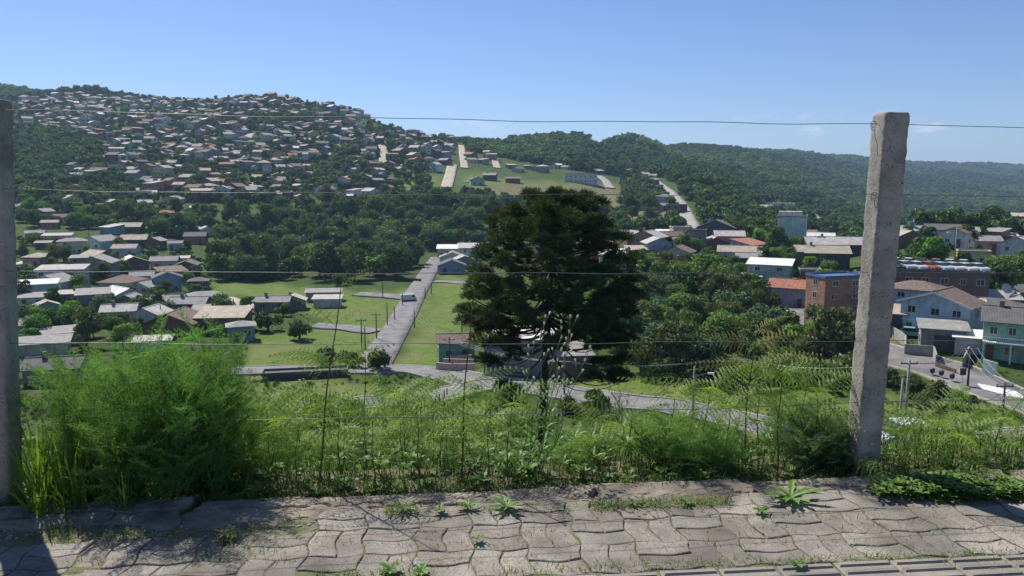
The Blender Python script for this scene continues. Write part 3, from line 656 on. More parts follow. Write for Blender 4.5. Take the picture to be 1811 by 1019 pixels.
def house_geo(w, dep, h, roof, rise, base=3.0):
    """returns MB wall, list of roof MBs; front at y=0, x centred"""
    wl_, rf = MB(), MB(); x0, x1, y0, y1 = -w/2, w/2, 0, dep; o = .45; t = .10; cx_, cy_ = 0, dep/2
    if roof in ('gx', 'gy', 'hip', 'shed', 'flat'):
        if roof == 'gx':
            vs = [(x0,y0,-base),(x1,y0,-base),(x1,y1,-base),(x0,y1,-base),(x0,y0,h),(x1,y0,h),(x1,y1,h),(x0,y1,h),(x0,cy_,h+rise),(x1,cy_,h+rise)]
            wl_.add(vs, [(0,1,5,4),(2,3,7,6),(1,2,6,9,5),(3,0,4,8,7)])
            s = rise/(dep/2); e = o
            rf.slab([(x0-o,y0-e,h-s*e+.02),(x1+o,y0-e,h-s*e+.02),(x1+o,cy_,h+rise+.02),(x0-o,cy_,h+rise+.02)], t)
            rf.slab([(x1+o,y1+e,h-s*e+.02),(x0-o,y1+e,h-s*e+.02),(x0-o,cy_,h+rise+.02),(x1+o,cy_,h+rise+.02)], t)
            rf.box(x0-o, x1+o, cy_-.15, cy_+.15, h+rise+t*.8, h+rise+t+.07)
        elif roof == 'gy':
            vs = [(x0,y0,-base),(x1,y0,-base),(x1,y1,-base),(x0,y1,-base),(x0,y0,h),(x1,y0,h),(x1,y1,h),(x0,y1,h),(0,y0,h+rise),(0,y1,h+rise)]
            wl_.add(vs, [(0,1,5,8,4),(2,3,7,9,6),(1,2,6,5),(3,0,4,7)])
            s = rise/(w/2); e = o
            rf.slab([(x0-e,y0-o,h-s*e+.02),(0,y0-o,h+rise+.02),(0,y1+o,h+rise+.02),(x0-e,y1+o,h-s*e+.02)], t)
            rf.slab([(0,y0-o,h+rise+.02),(x1+e,y0-o,h-s*e+.02),(x1+e,y1+o,h-s*e+.02),(0,y1+o,h+rise+.02)], t)
            rf.box(-.15, .15, y0-o, y1+o, h+rise+t*.8, h+rise+t+.07)
        elif roof == 'hip':
            wl_.box(x0, x1, y0, y1, -base, h)
            r = min(w, dep)/2*.95
            a = [(x0-o,y0-o,h+.02),(x1+o,y0-o,h+.02),(x1+o,y1+o,h+.02),(x0-o,y1+o,h+.02)]
            b = [(x0+r,cy_,h+rise),(x1-r,cy_,h+rise)] if w >= dep else [(0,y0+r,h+rise),(0,y1-r,h+rise)]
            vs = [(p[0],p[1],p[2]-.1) for p in a]+a+b
            if w >= dep: fs = [(4,5,9,8),(6,7,8,9),(5,6,9),(7,4,8)]
            else: fs = [(4,5,8),(6,7,9),(5,6,9,8),(7,4,8,9)]
            rf.add(vs, fs+[(0,3,2,1),(0,1,5,4),(1,2,6,5),(2,3,7,6),(3,0,4,7)])
        elif roof == 'shed':
            vs = [(x0,y0,-base),(x1,y0,-base),(x1,y1,-base),(x0,y1,-base),(x0,y0,h),(x1,y0,h),(x1,y1,h+rise),(x0,y1,h+rise)]
            wl_.add(vs, [(0,1,5,4),(2,3,7,6),(1,2,6,5),(3,0,4,7)]); s = rise/dep
            rf.slab([(x0-o,y0-o,h-s*o+.02),(x1+o,y0-o,h-s*o+.02),(x1+o,y1+o,h+rise+s*o+.02),(x0-o,y1+o,h+rise+s*o+.02)], t)
        else:
            wl_.box(x0, x1, y0, y1, -base, h)
            rf.box(x0-.15, x1+.15, y0-.15, y1+.15, h+.01, h+.13)
            for q in ((x0-.12,x1+.12,y0-.12,y0+.05),(x0-.12,x1+.12,y1-.05,y1+.12),(x0-.12,x0+.05,y0+.05,y1-.05),(x1-.05,x1+.12,y0+.05,y1-.05)): rf.box(*q, h+.135, h+.135+rise)
    return wl_, rf
HOUSES = []      # footprints for tree rejection
NB = 0
def house(px, py, w, dep, h, roof, yaw, wc, rc, label=None, rise=None, group=None, lod=0, storeys=None, win=True, cat='house', name=None, dz=0.0, side=None, group_label=None, wn=None, dmin=55, base=3.0, chim=False, door=True):
    global NB
    g = GP(px, py, dmin); NB += 1
    if rise is None: rise = {'gx': dep*.21, 'gy': w*.20, 'hip': min(w, dep)*.2, 'shed': dep*.14, 'flat': .3}[roof]
    az = math.atan2(g.x, g.y)
    rz = -az*0.6 + math.radians(yaw)
    r = empty(name or ('house' if lod else 'house'), (g.x, g.y, g.z+dz), rz, label, cat, group)
    HOUSES.append((g.x, g.y+dep/2, max(w, dep)*.62))
    wl_, rf = house_geo(w, dep, h, roof, rise, base)
    wl_.build('wall', wall_mat(wc), r)
    if side: pass
    ro = rf.build('roof', roof_mat(rc), r)
    st = storeys or (2 if h > 4.4 else 1); sh = h/st
    if lod == 2: return r
    rr = random.Random(int(px*13+py*7))
    if win:
        n = wn or max(2, int(w/3.2))
        for s in range(st):
            dk = rr.randrange(n) if (s == 0 and door) else -1
            for i in range(n):
                x = -w/2 + w*(i+.5)/n + rr.uniform(-.2, .2)
                if i == dk:
                    d = MB().box(x-.45, x+.45, -.05, .03, 0.02, 2.05).build('door', M_wood, r)
                    if not lod: MB().box(x+.28, x+.36, -.10, -.05, .95, 1.05).build('handle', M_dmet, d)
                elif not lod or rr.random() < .8: window(r, x, 0, s*sh+.95, 1.1 if rr.random() < .7 else .8, 1.0 if sh > 2.3 else .8, 0, lod)
            if not lod:
                m_ = max(1, int(dep/4))
                for i in range(m_):
                    y = dep*(i+.5)/m_
                    window(r, -w/2, y, s*sh+.95, 1.0, 1.0, math.pi/2); window(r, w/2, y, s*sh+.95, 1.0, 1.0, math.pi/2)
    if chim: MB().box(-w*.2-.3, -w*.2+.3, dep*.5-.3, dep*.5+.3, h, h+rise+.9).build('chimney', wall_mat('brick'), ro)
    return r
def antenna(par, x, y, z):
    MB().tube([(x, y, z), (x, y, z+1.6)], .03, 4).build('antenna', M_dmet, par)

# each entry: px, py of the foot of the front wall, width, depth, eaves height, roof, yaw, wall, roof colour, label, extras
L_ = 'houses on the left valley floor'; R_ = 'houses on the right slope'; T_ = 'houses beside the top of the road'; K_ = 'buildings along the far ridge road'
NEAR = [
 (62,425,9,7,3,'gx',5,'brick','grey','small brick house with grey roof beside the left post, above the sandy track',L_,{}),
 (88,405,9,7,3,'gx',0,'brick','tan','brick house with flat tan roof, uppermost beside the left post',L_,{}),
 (100,430,14,7,3,'shed',-4,'pink','pale grey','long pink house with pale sheet roof right of the left post',L_,{}),
 (76,441,7,5,2.5,'shed',0,'dark grey','grey','low dark shed with grey roof below the long pink house',L_,{}),
 (219,455,11,9,3.4,'gx',-8,'white','tan','white house with tan roof and two dark windows left of the dark woods',L_,{}),
 (270,441,9,8,3.4,'gy',-20,'brown','grey','brown timber house with grey gable roof, upper left valley',L_,{}),
 (311,443,7,6,3,'gx',10,'light blue','grey','small pale blue house with grey roof at the edge of the dark woods',L_,{}),
 (368,417,7.5,6,3.2,'gy',25,'white','pale grey','white gabled house alone at the left edge of the dark woods, highest there',L_,{}),
 (345,412,6,5,2.4,'shed',5,'dark grey','pale grey','low open shed left of the lone white gabled house',L_,{'win':False}),
 (238,482,12,9,3.4,'gy',22,'brown','white','brown house under a bright white metal gable roof on the left',L_,{}),
 (108,512,16,8,5.6,'shed',-6,'lilac','pale grey','large two storey lilac grey house with flat pale roof beside the left post',L_,{'wn':5}),
 (140,470,7,6,2.6,'shed',0,'grey','grey','little grey outbuilding behind the big lilac house',L_,{}),
 (252,507,8,7,3.2,'gx',8,'teal','grey','turquoise house with grey roof, middle of the left valley',L_,{}),
 (298,520,9.5,8,4.6,'gy',12,'blue','dark grey','tall dark blue house with grey gable roof and porch right of the turquoise one',L_,{}),
 (247,524,8,7,2.6,'gy',-30,'white','grey','small white house with a wide grey gable roof below the turquoise one',L_,{}),
 (66,530,12,7,4.0,'shed',3,'pale green','white','pale green house under bright white sheet roof beside the left post',L_,{}),
 (56,545,8,6,2.6,'shed',0,'white','grey','low white house with grey roof below the white roofed green house',L_,{'rc':'grey'}),
 (166,553,9,8,4.4,'shed',8,'grey','grey','plain tall grey house with flat grey roof and vines at its door',L_,{}),
 (118,540,5,5,2.8,'shed',0,'grey','pale grey','small grey lean-to between the green and the plain tall grey house',L_,{}),
 (350,513,7,7,2.6,'hip',0,'dark grey','dark grey','low dark house with hipped roof at the left corner of the green field',L_,{}),
 (322,449+20,6,5,2.6,'shed',0,'dark grey','pale grey','low shed with pale roof against the dark woods, above the blue house',L_,{'win':False}),
 (362,544,12,8,2.8,'hip',8,'white','grey','long white house with grey hipped roof near the sandy yard',L_,{}),
 (292,553,10,8,2.8,'gx',-10,'white','grey','white house with grey roof, left of the brown walled house below the field',L_,{}),
 (330,561,11,8,3.2,'gx',-10,'brown','grey','dark brown house with sloping grey roof facing the green field',L_,{}),
 (372,567,10,6,2.4,'shed',0,'grey','grey','low house with plain grey sheet roof behind the red roof',L_,{'win':False}),
 (346,580,9,6,2.2,'shed',0,'brick','red','low house with faded red roof, lowest beside the bushes',L_,{'win':False}),
 (210,574,9,8,3.0,'gx',0,'cream','pale grey','cream house with broad pale roof, left one of the pair with bright roofs',L_,{}),
 (256,583,9,8,3.2,'gy',-24,'white','pale grey','white house with bright gable roof and brown door, right one of the bright pair',L_,{}),
 (224,553,9,7,2.8,'gy',-15,'grey','grey','grey roofed house directly behind the bright roofed pair',L_,{}),
 (428,604,6.5,6,3.0,'hip',10,'teal','grey','small teal house with grey hipped roof at the near corner of the green field',L_,{}),
 (86,560,6,5,2.6,'gy',20,'green','tan','small green shed with tan roof among trees beside the left post',L_,{'win':False}),
 (58,600,6.5,6,3.0,'gx',10,'light blue','grey','small pale blue house with grey roof low beside the left post',L_,{}),
 (105,612,11,6,2.4,'shed',15,'grey','grey','long low house with weathered grey roof, left valley near the fence',L_,{'win':False}),
 (70,630,12,6,2.2,'shed',4,'cream','grey','low cream house with wide grey roof just above the grass clump',L_,{'win':False}),
 (90,682,10,8,2.6,'gx',-8,'grey','dark grey','nearest grey roofed house at the lower left behind the grass',L_,{'win':False}),
 (270,622,8,4,2.0,'shed',0,'white','pale grey','low whitish shed showing above the fennel thicket',L_,{'win':False}),
 (572,533,12,5,2.4,'shed',0,'grey','grey','narrow grey roofed shed at the side street, rear of two',L_,{'win':False}),
 (578,544,9,5,2.2,'shed',-4,'white','pale grey','low pale shed at the side street, front of two',L_,{'win':False}),
 (480,552,11,7,2.6,'gx',-6,'grey','grey','grey house with pale roof behind the small tree on the field',L_,{}),
 (520,548,7,6,2.4,'gy',0,'grey','pale grey','small grey gabled house left of the side street sheds',L_,{}),
 (805,456,14,7,3.6,'shed',0,'cream','white','long cream building with white roof where the road ends at the woods',T_,{}),
 (833,462,9,8,5.0,'shed',3,'white','pale grey','white two storey house where the road ends at the woods',T_,{}),
 (800,470,9,7,3,'gy',0,'white','grey','white gabled house second up from the road end',T_,{}),
 (822,474,7,6,2.8,'gy',10,'grey','pale grey','grey gabled house beside the big pine near the road end',T_,{}),
 (799,485,9,7,2.8,'gy',4,'blue','dark grey','slate blue house with low arched roof facing the straight road',T_,{}),
 (1012,448,13,8,3.0,'gx',5,'white','pale grey','white house seen through the big pine, rightmost behind it',R_,{}),
 (970,446,14,8,3.0,'gx',-5,'cream','grey','cream house seen through the branches of the big pine',R_,{}),
 (1060,475,7,7,3.2,'gy',-15,'red','pale grey','red walled house with pale roof at the right edge of the pine crown',R_,{}),
 (1082,486,7,6,5,'shed',0,'cream','pale grey','narrow cream house touching the right edge of the pine crown',R_,{}),
 (1058,455,10,8,3.6,'gx',5,'orange','tan','orange walled house just behind the right side of the pine',R_,{}),
 (1140,448,10,9,4.8,'gy',-25,'brick','pale grey','two storey brick house with white front and pale gable roof right of the pine',R_,{}),
 (1113,426,7,7,3,'gx',0,'grey','dark grey','grey house with dark slate roof right of the pine, uppermost there',R_,{}),
 (1134,458,9,6,2.6,'shed',6,'grey','tan','low grey shed with tan roof below the two storey brick house',R_,{'win':False}),
 (1166,460,8,8,4.8,'gy',12,'blue','pale grey','blue two storey house with pale roof and brick foot, right of the pine',R_,{}),
 (1205,438,6,8,6.2,'flat',8,'cream','tan','tall narrow yellow cream house near the foot of the ridge road',R_,{}),
 (1207,450,6,6,4.4,'shed',0,'brick','brown','narrow red brick house in front of the tall cream one',R_,{}),
 (1180,426,8,6,3,'shed',0,'white','white','bright low white house behind the blue and the cream houses',R_,{}),
 (1230,450,6,8,7.0,'flat',-10,'block','dark grey','unfinished grey block building with open floors at the foot of the ridge road',R_,{}),
 (1264,433,14,10,5.6,'gy',-12,'dark grey','dark grey','large dark grey barn-like house with a broad gable and water tank',R_,{'tank':1}),
 (1266,449,10,8,3.2,'gy',6,'brown','pale grey','dark brown house with pale gable roof in front of the large dark one',R_,{}),
 (1193,474,9,9,4.2,'gy',-18,'cream','brown','cream house with brown gable roof and shaded porch above the wood',R_,{}),
 (1168,492,5,5,4.4,'flat',0,'cream','tan','small flat topped cream annexe at the edge of the wood',R_,{}),
 (1212,478,4.5,6,4.0,'shed',5,'orange','tan','narrow tan roofed house right of the brown gable',R_,{}),
 (1103,462,5,5,2.4,'shed',0,'teal','white','tiny teal shed with white roof right of the pine',R_,{'win':False}),
 (1110,490,5,4,2.6,'shed',4,'light blue','pale grey','small pale blue shed above the wood right of the pine',R_,{'win':False}),
 (1308,466,13,8,3.2,'gx',-6,'white','tan','long house with ribbed tan roof in the middle of the right slope',R_,{}),
 (1328,478,8,6,3.2,'gx',-4,'brown','grey','brown house with grey roof behind the white roofed green house',R_,{}),
 (1358,504,10.5,7.5,4.6,'shed',-14,'pale green','white','grey green two storey house under a bright white flat roof',R_,{}),
 (1330,510,4,4,2.6,'shed',0,'grey','grey','little grey hut among the trees left of the lilac house',R_,{}),
 (1394,545,9.5,8,4.2,'gx',-18,'lilac','red','lilac house with a red tile roof and gable at the edge of the wood',R_,{}),
 (1397,447,9,10,10.5,'flat',-12,'pale green','grey','tall plain grey green block without windows on the right slope',R_,{'win':False,'top':1}),
 (1430,424,7,6,3,'gx',0,'brick','red','house with orange red tile roof behind the solar panels',R_,{}),
 (1443,437,13,8,3.4,'gx',-6,'grey','white','white roofed building carrying a row of dark solar panels',R_,{'solar':1}),
 (1480,456,18,11,3.8,'gx',8,'dark grey','pale grey','long dark hall with a pale ribbed metal roof left of the right post',R_,{'win':False}),
 (1455,480,14,9,4.6,'gx',2,'dark grey','tan','dark painted house with pale tan roof and one lit white window',R_,{'wn':1}),
 (1406,478,4,5,4.2,'flat',0,'dark brick','dark grey','narrow dark brick tower house left of the dark painted house',R_,{}),
 (1433,506,5,5,3.4,'flat',0,'brown','grey','small brown hut behind the orange brick tower block',R_,{}),
 (1490,584,8,5,9.0,'flat',30,'orange brick','blue','unfinished four storey orange brick tower block with blue tarpaulin roof',R_,{'tower':1}),
 (1460,592,4,5,2.2,'flat',-24,'block','grey','low block walled yard building at the left foot of the orange tower block',R_,{'win':False}),
 (1650,540,17,13,6.0,'flat',-3,'dark brick','dark grey','long unfinished dark brick building with cars parked behind its roof',R_,{'wn':6,'bigwin':1}),
 (1545,545,6,8,6.0,'flat',0,'block','dark grey','grey block building half hidden by the right post',R_,{'win':False}),
 (1628,424,15,8,3.0,'gx',5,'white','pale grey','long white house with pale roof and rooftop tank, right of the right post',R_,{'tank':1}),
 (1684,436,8.5,9,4.4,'gy',-35,'white','brown','white gabled house with brown tile roof behind the round street tree',R_,{}),
 (1745,446,11,8,3.6,'gx',8,'pink','grey','pink house with a wide grey roof above the yellow garage',R_,{}),
 (1712,425,8,7,3.2,'gx',0,'white','tan','white house with tan roof between the brown gable and the pink house',R_,{}),
 (1712,412,8,7,3.4,'gx',-12,'dark brick','pale grey','dark house with pale roof left of the orange brick box',R_,{}),
 (1709,398,8,6,2.8,'gx',0,'grey','grey','small grey house uppermost left of the orange brick box',R_,{}),
 (1754,397,14,9,4.6,'flat',-14,'orange brick','tan','big plain orange brick box house on the right skyline behind a tree',R_,{'wn':3}),
 (1792,418,10,8,3.4,'gx',5,'white','tan','white house with tan roof at the right edge, upper row',R_,{}),
 (1782,431,8,6,2.8,'shed',0,'red','pale grey','low deep red house at the right edge below the white one',R_,{}),
 (1795,470,10,9,5.4,'gy',-30,'white','pale grey','tall white two storey house with outside stair at the right edge',R_,{}),
 (1722,471,7.5,6,3.2,'flat',-6,'yellow','tan','small yellow garage with a pale blue roller door by the upper street',R_,{'garage':1}),
 (1830,400,10,8,3.4,'gx',5,'grey','pale grey','grey house cut by the right edge on the skyline',R_,{}),
 (1648,598,11,8,5.2,'gy',-32,'light blue','brown','sky blue two storey house with white trimmed gable and brown tile roof',R_,{'wn':3,'trim':1}),
 (1612,560,9,8,4.6,'hip',-20,'light blue','brown','brown hip roofed rear wing of the sky blue house',R_,{}),
 (1690,592,8,6,4.4,'shed',-10,'grey','tan','grey walled wing with pale tan roof right of the sky blue house',R_,{'win':False}),
 (1594,592,7,6,3.2,'shed',-8,'dark grey','tan','open carport with tan roof between the right post and the sky blue house',R_,{'win':False}),
 (1667,622,6.5,5,3.2,'shed',-6,'grey','grey','little grey garage with a dark doorway below the sky blue house',R_,{'wn':1,'garage2':1}),
 (1752,592,10,8,4.4,'hip',-14,'yellow','dark grey','yellow house with dark grey hipped roof right of the sky blue house',R_,{}),
 (1745,556,12,7,3.0,'gx',4,'grey','pale grey','house with pale roof and satellite dish behind the yellow house',R_,{'dish':1}),
 (1796,545,9,7,3.2,'gx',6,'grey','dark grey','dark grey roofed house behind the dark rounded tree at the right edge',R_,{}),
 (1785,640,7.5,9,5.4,'gx',-12,'green','dark grey','mint green two storey house with white balcony at the right edge',R_,{'balc':1,'wn':3}),
 (1720,628,5,4,2.4,'shed',-5,'white','white','small white roofed carport between the yellow and mint green houses',R_,{'win':False}),
 (845,328,9,7,4,'gy',10,'green','grey','small green house with veranda in the field below the ridge, lower one',K_,{}),
 (865,320,9,7,4,'gx',-10,'dark grey','grey','grey house in the field below the ridge, upper right of the green one',K_,{}),
 (907,324,10,7,3,'shed',0,'maroon','brown','low brown house alone in the field below the ridge',K_,{}),
 (1027,324,24,10,6.5,'flat',0,'white','grey','long unfinished pale grey apartment block with dark openings on the ridge field',K_,{'wn':7,'lodwin':1}),
 (1065,308,12,8,3,'gx',20,'brown','white','white roofed house right of the unfinished apartment block',K_,{}),
 (1378,376,22,10,7,'flat',-5,'white','white','bright white block, larger one of the factory pair in the far forest',K_,{}),
 (1392,381,15,9,5,'flat',-5,'white','pale grey','bright white lower block of the factory pair in the far forest',K_,{}),
 (1348,378,14,8,4,'gx',5,'white','pale grey','low white house left of the factory in the far forest',K_,{}),
]
M_solar = mat('solar_panel', (.02,.03,.07), .2, .2, 2, spec=.6)
M_white = mat('white_paint', (.72,.72,.70), .6, .08, 4)
M_blue = mat('pale_blue_shutter', (.36,.48,.60), .6, .12, 2, wave=8)
M_tank = mat('blue_water_tank', (.10,.22,.42), .5, .1, 2)
M_dish = mat('satellite_dish_grey', (.5,.5,.5), .5, .1, 2)
for e in NEAR:
    px, py, w, dep, h, rf_, yaw, wc, rc, lb, gp, ex = e
    if gp == L_: w *= .70; dep *= .62; h *= .94
    if gp == R_ and px > 1590 and py < 450: w *= .66; dep *= .7; h *= .85
    elif gp == R_ and 'tower' not in ex and 'bigwin' not in ex: w *= .88; dep *= .8
    g = GP(px, py, 55); far = g.y > 300
    name = {'flat': 'building'}.get(rf_, 'house')
    if 'shed' in lb or 'garage' in lb or 'carport' in lb or 'hut' in lb: name = 'shed'
    r = house(px, py, w, dep, h, rf_, yaw, wc, rc, lb, group=gp, lod=1 if far else 0, win=ex.get('win', True), wn=ex.get('wn'), cat={'building': 'building', 'shed': 'shed'}.get(name, 'house'), name=name,
              storeys={'tower': 4}.get([k for k in ex if k == 'tower'][0] if 'tower' in ex else '', None) if 'tower' in ex else None, door='tower' not in ex and 'bigwin' not in ex, chim=(rf_ in ('gx', 'gy') and (px*7) % 5 == 0))
    roofo = [c for c in r.children if c.name.startswith('roof')][0]
    if 'solar' in ex:
        for i in range(6):
            x = -3+i*1.25; MB().slab([(x, 1.0, h+.50), (x+1.1, 1.0, h+.50), (x+1.1, 2.8, h+1.08), (x, 2.8, h+1.08)], .05).build('solar_panel', M_solar, roofo)
    if 'tank' in ex: MB().tube([(-2, dep*.4, h+.4), (-2, dep*.4, h+2.4)], .75, 14).build('water_tank', M_tank, roofo)
    if 'top' in ex: MB().box(-4, 2.5, 3, 7, h+.14, h+1.6).build('roof_housing', wall_mat('white'), roofo)
    if 'garage' in ex: MB().box(-2.9, 0.4, -.06, .02, .02, 2.6).build('roller_door', M_blue, r)
    if 'garage2' in ex: MB().box(-1.2, 2.4, -.06, .02, .02, 2.3).build('doorway', M_dmet, r)
    if 'balc' in ex:
        MB().box(-w/2, w/2, -1.5, -.01, 2.55, 2.72).build('balcony', M_white, r)
        mb = MB(); mb.box(-w/2, w/2, -1.5, -1.44, 3.35, 3.43)
        for i in range(25): mb.box(-w/2+i*w/25, -w/2+i*w/25+.05, -1.49, -1.45, 2.72, 3.35)
        mb.build('balcony_rail', M_white, r)
        for s in (-1, 0, 1): MB().box(s*w*.47-.1, s*w*.47+.1, -1.42, -1.22, -1, 2.55).build('column', M_white, r)
    if 'trim' in ex:
        rs = w*.17
        for s in (-1, 1): MB().slab([(s*(w/2+.5), -.52, h-.25), (0, -.52, h+rs-.02), (0, -.46, h+rs-.02), (s*(w/2+.5), -.46, h-.25)], .28).build('gable_trim', M_white, roofo)
        MB().box(-w/2-.02, w/2+.02, -.09, -.01, 2.35, 2.5).build('string_course', M_white, r)
    if 'dish' in ex:
        mb = MB(); n = 14; vs = [(0, 0, 0)]+[(1.0*math.cos(a*6.283/n), 1.0*math.sin(a*6.283/n), .28) for a in range(n)]+[(0, 0, -.04)]+[(1.0*math.cos(a*6.283/n), 1.0*math.sin(a*6.283/n), .24) for a in range(n)]
        mb.add(vs, [(0, 1+a, 1+(a+1) % n) for a in range(n)]+[(n+1, n+2+(a+1) % n, n+2+a) for a in range(n)])
        d = mb.build('satellite_dish', M_dish, roofo); d.location = (3.2, 1.5, h+1.6); d.rotation_euler = (math.radians(60), 0, .4)
        MB().tube([(3.2, 1.5, h), (3.2, 1.5, h+1.6)], .05, 5).build('mast', M_dmet, d).matrix_parent_inverse = (Matrix.Translation(d.location) @ d.rotation_euler.to_matrix().to_4x4()).inverted()

# ---- hillside settlement, row by row along the contours
rh = random.Random(11)
ROWS = [352, 343, 334, 325, 316, 307, 299, 291, 283, 276, 269, 262, 255, 249, 243, 237, 231, 225, 219, 213, 208, 203, 198, 193, 188, 184, 180, 177]
def xr(py): return float(np.interp(py, [172, 180, 190, 200, 215, 235, 250, 270, 300, 325, 345, 360], [430, 520, 580, 640, 680, 760, 800, 800, 775, 745, 720, 690]))
def xl(py): return float(np.interp(py, [170, 330, 345, 360], [28, 100, 120, 300]))
HOLE = [[(28,232),(120,236),(185,262),(172,296),(112,300),(118,350),(28,380)], [(590,235),(606,235),(612,272),(596,272)], [(670,245),(690,250),(690,296),(668,300)], [(560,300),(590,300),(600,330),(570,345)],
        [(585,270),(618,275),(620,312),(590,312)], [(440,212),(560,214),(560,224),(450,226)], [(430,236),(460,236),(455,256),(430,256)], [(700,290),(760,290),(770,350),(690,350)], [(200,190),(225,190),(228,236),(200,236)], [(380,250),(410,254),(400,276),(380,270)],
        [(615,215),(690,222),(688,240),(650,238)], [(130,318),(230,318),(230,345),(130,352)]]
ORD = ['first', 'second', 'third', 'fourth', 'fifth', 'sixth', 'seventh', 'eighth', 'ninth', 'tenth', '11th', '12th', '13th', '14th', '15th', '16th', '17th', '18th', '19th', '20th', '21st', '22nd', '23rd', '24th', '25th', '26th', '27th', '28th', '29th', '30th', '31st', '32nd', '33rd', '34th', '35th']
ROWN = ['first','second','third','fourth','fifth','sixth','seventh','eighth','ninth','tenth','eleventh','twelfth','thirteenth','fourteenth','fifteenth','sixteenth','seventeenth','eighteenth','nineteenth','twentieth','21st','22nd','23rd','24th','25th','26th','27th','28th']
WCH = ['grey']*14+['brick']*10+['white']*9+['cream']*8+['pink']*5+['maroon']*5+['lilac']*4+['blue']*2+['light blue']*4+['teal']*2+['green']*2+['pale green']*3+['yellow']*1+['brown']*10+['dark grey']*6+['orange']*2
RCH = ['grey']*20+['pale grey']*9+['tan']*10+['dark grey']*10+['brown']*12+['red']*3+['white']*3
spots = []
for ri, py in enumerate(ROWS):
    x = xl(py)+rh.uniform(0, 15); k = 0
    while x < xr(py):
        g = G(x, py, 250)
        if g is None: x += 15; continue
        wpx = 7.6*F/g.y
        pyj = py+rh.uniform(-4.5, 4.5)
        if not any(bool(inpoly(x, pyj, hp)) for hp in HOLE) and rh.random() < (.86 if py > 200 else .93):
            spots.append((ri, x, pyj, g.y))
        x += wpx*rh.uniform(.85, 1.45)
extra = [(905+i*14.5+rh.uniform(-3, 3), 303+rh.uniform(-5, 8)) for i in range(8)] + [(826+i*11, 284+rh.uniform(-12, 12)) for i in range(5)] + [(1108+i*9, 308+i*2.8) for i in range(6)]
ridge = [(1148+i*10.0, 330+i*12.5) for i in range(5)] + [(1152+i*9, 345+i*9) for i in range(4)]
farx = [(1045+i*9, 258+rh.uniform(-2, 2)) for i in range(6)]
KEEP = 150
spots.sort(key=lambda s: s[3]); keep = sorted(spots[:KEEP], key=lambda s: (s[0], s[1])); rest = spots[KEEP:]
cnt = {}
def rand_house(px, pyj, label, group, lod=1, rr=rh):
    wc = rr.choice(WCH); rc = rr.choice(RCH); rf_ = rr.choice(['gx']*5+['gy']*7+['shed']*2+['hip']*2+['flat'])
    w = rr.uniform(5.2, 9.5); dep = rr.uniform(5.5, 9); h = rr.choice([2.7, 2.9, 3.1, 3.3, 5.0, 5.6])
    kindw = {'gx': 'gabled', 'gy': 'pointed', 'shed': 'lean-to', 'hip': 'hipped', 'flat': 'flat'}[rf_]
    lab = label(wc, rc, kindw, h > 4.4)
    return house(px, pyj, w, dep, h, rf_, rr.uniform(-50, 50), wc, rc, lab, group=group, lod=lod, dmin=110)
for s in keep:
    cnt[s[0]] = cnt.get(s[0], 0)+1; n_ = cnt[s[0]]; row = s[0]
    rand_house(s[1], s[2], lambda wc, rc, kw, two: f"{'tall ' if two else ''}{wc} house, {rc} {kw} roof, {ORD[n_-1]} in {ROWN[row]} hill row", 'houses on the left hillside')
for i, (a, b) in enumerate(extra):
    rand_house(a, b, lambda wc, rc, kw, two: f"{wc} house, {rc} {kw} roof, left of the apartment block, {ORD[i]} there", 'houses on the ridge strip')
for i, (a, b) in enumerate(ridge):
    rand_house(a, b, lambda wc, rc, kw, two: f"{wc} house, {rc} {kw} roof, beside the ridge road, {ORD[i]} down", 'houses along the ridge road')
for i, (a, b) in enumerate(farx):
    rand_house(a, b, lambda wc, rc, kw, two: f"tiny far {wc} house, {rc} {kw} roof, {ORD[i]} on the forest ridge", 'far houses on the forest ridge')
mids = [(50,372),(75,392),(128,368),(150,352),(172,372),(196,388),(205,362),(240,352),(262,372),(290,385),(300,358),(322,396),(345,375),(355,352),(230,408),(180,410),(60,352),(122,392)]
for i, (a, b) in enumerate(mids):
    rand_house(a+rh.uniform(-6, 6), b+4, lambda wc, rc, kw, two: f"{wc} house, {rc} {kw} roof, among left gully trees, {ORD[i]} one", 'houses in the left gully')
lows = [(130,452),(190,466),(58,474),(200,520),(325,488),(385,592),(300,598),(165,442),(345,432),(232,437),(310,500),(290,478),(80,520),(230,540),(170,497)]
for i, (a, b) in enumerate(lows):
    rand_house(a+rh.uniform(-4, 4), b, lambda wc, rc, kw, two: f"small {wc} house, {rc} {kw} roof, squeezed into the left valley, {ORD[i]} one", 'small houses in the left valley')
rts = [(1602,412),(1640,404),(1672,412),(1700,404),(1735,408),(1668,425),(1806,408),(1770,452),(1610,436),(1750,425),(1130,436),(1192,446),(1238,440),(1290,446),(1345,452),(1072,446),(1788,560),(1800,590)]
for i, (a, b) in enumerate(rts):
    rand_house(a, b, lambda wc, rc, kw, two: f"small {wc} house, {rc} {kw} roof, wedged among right slope houses, {ORD[i]} one", 'small houses on the right slope')
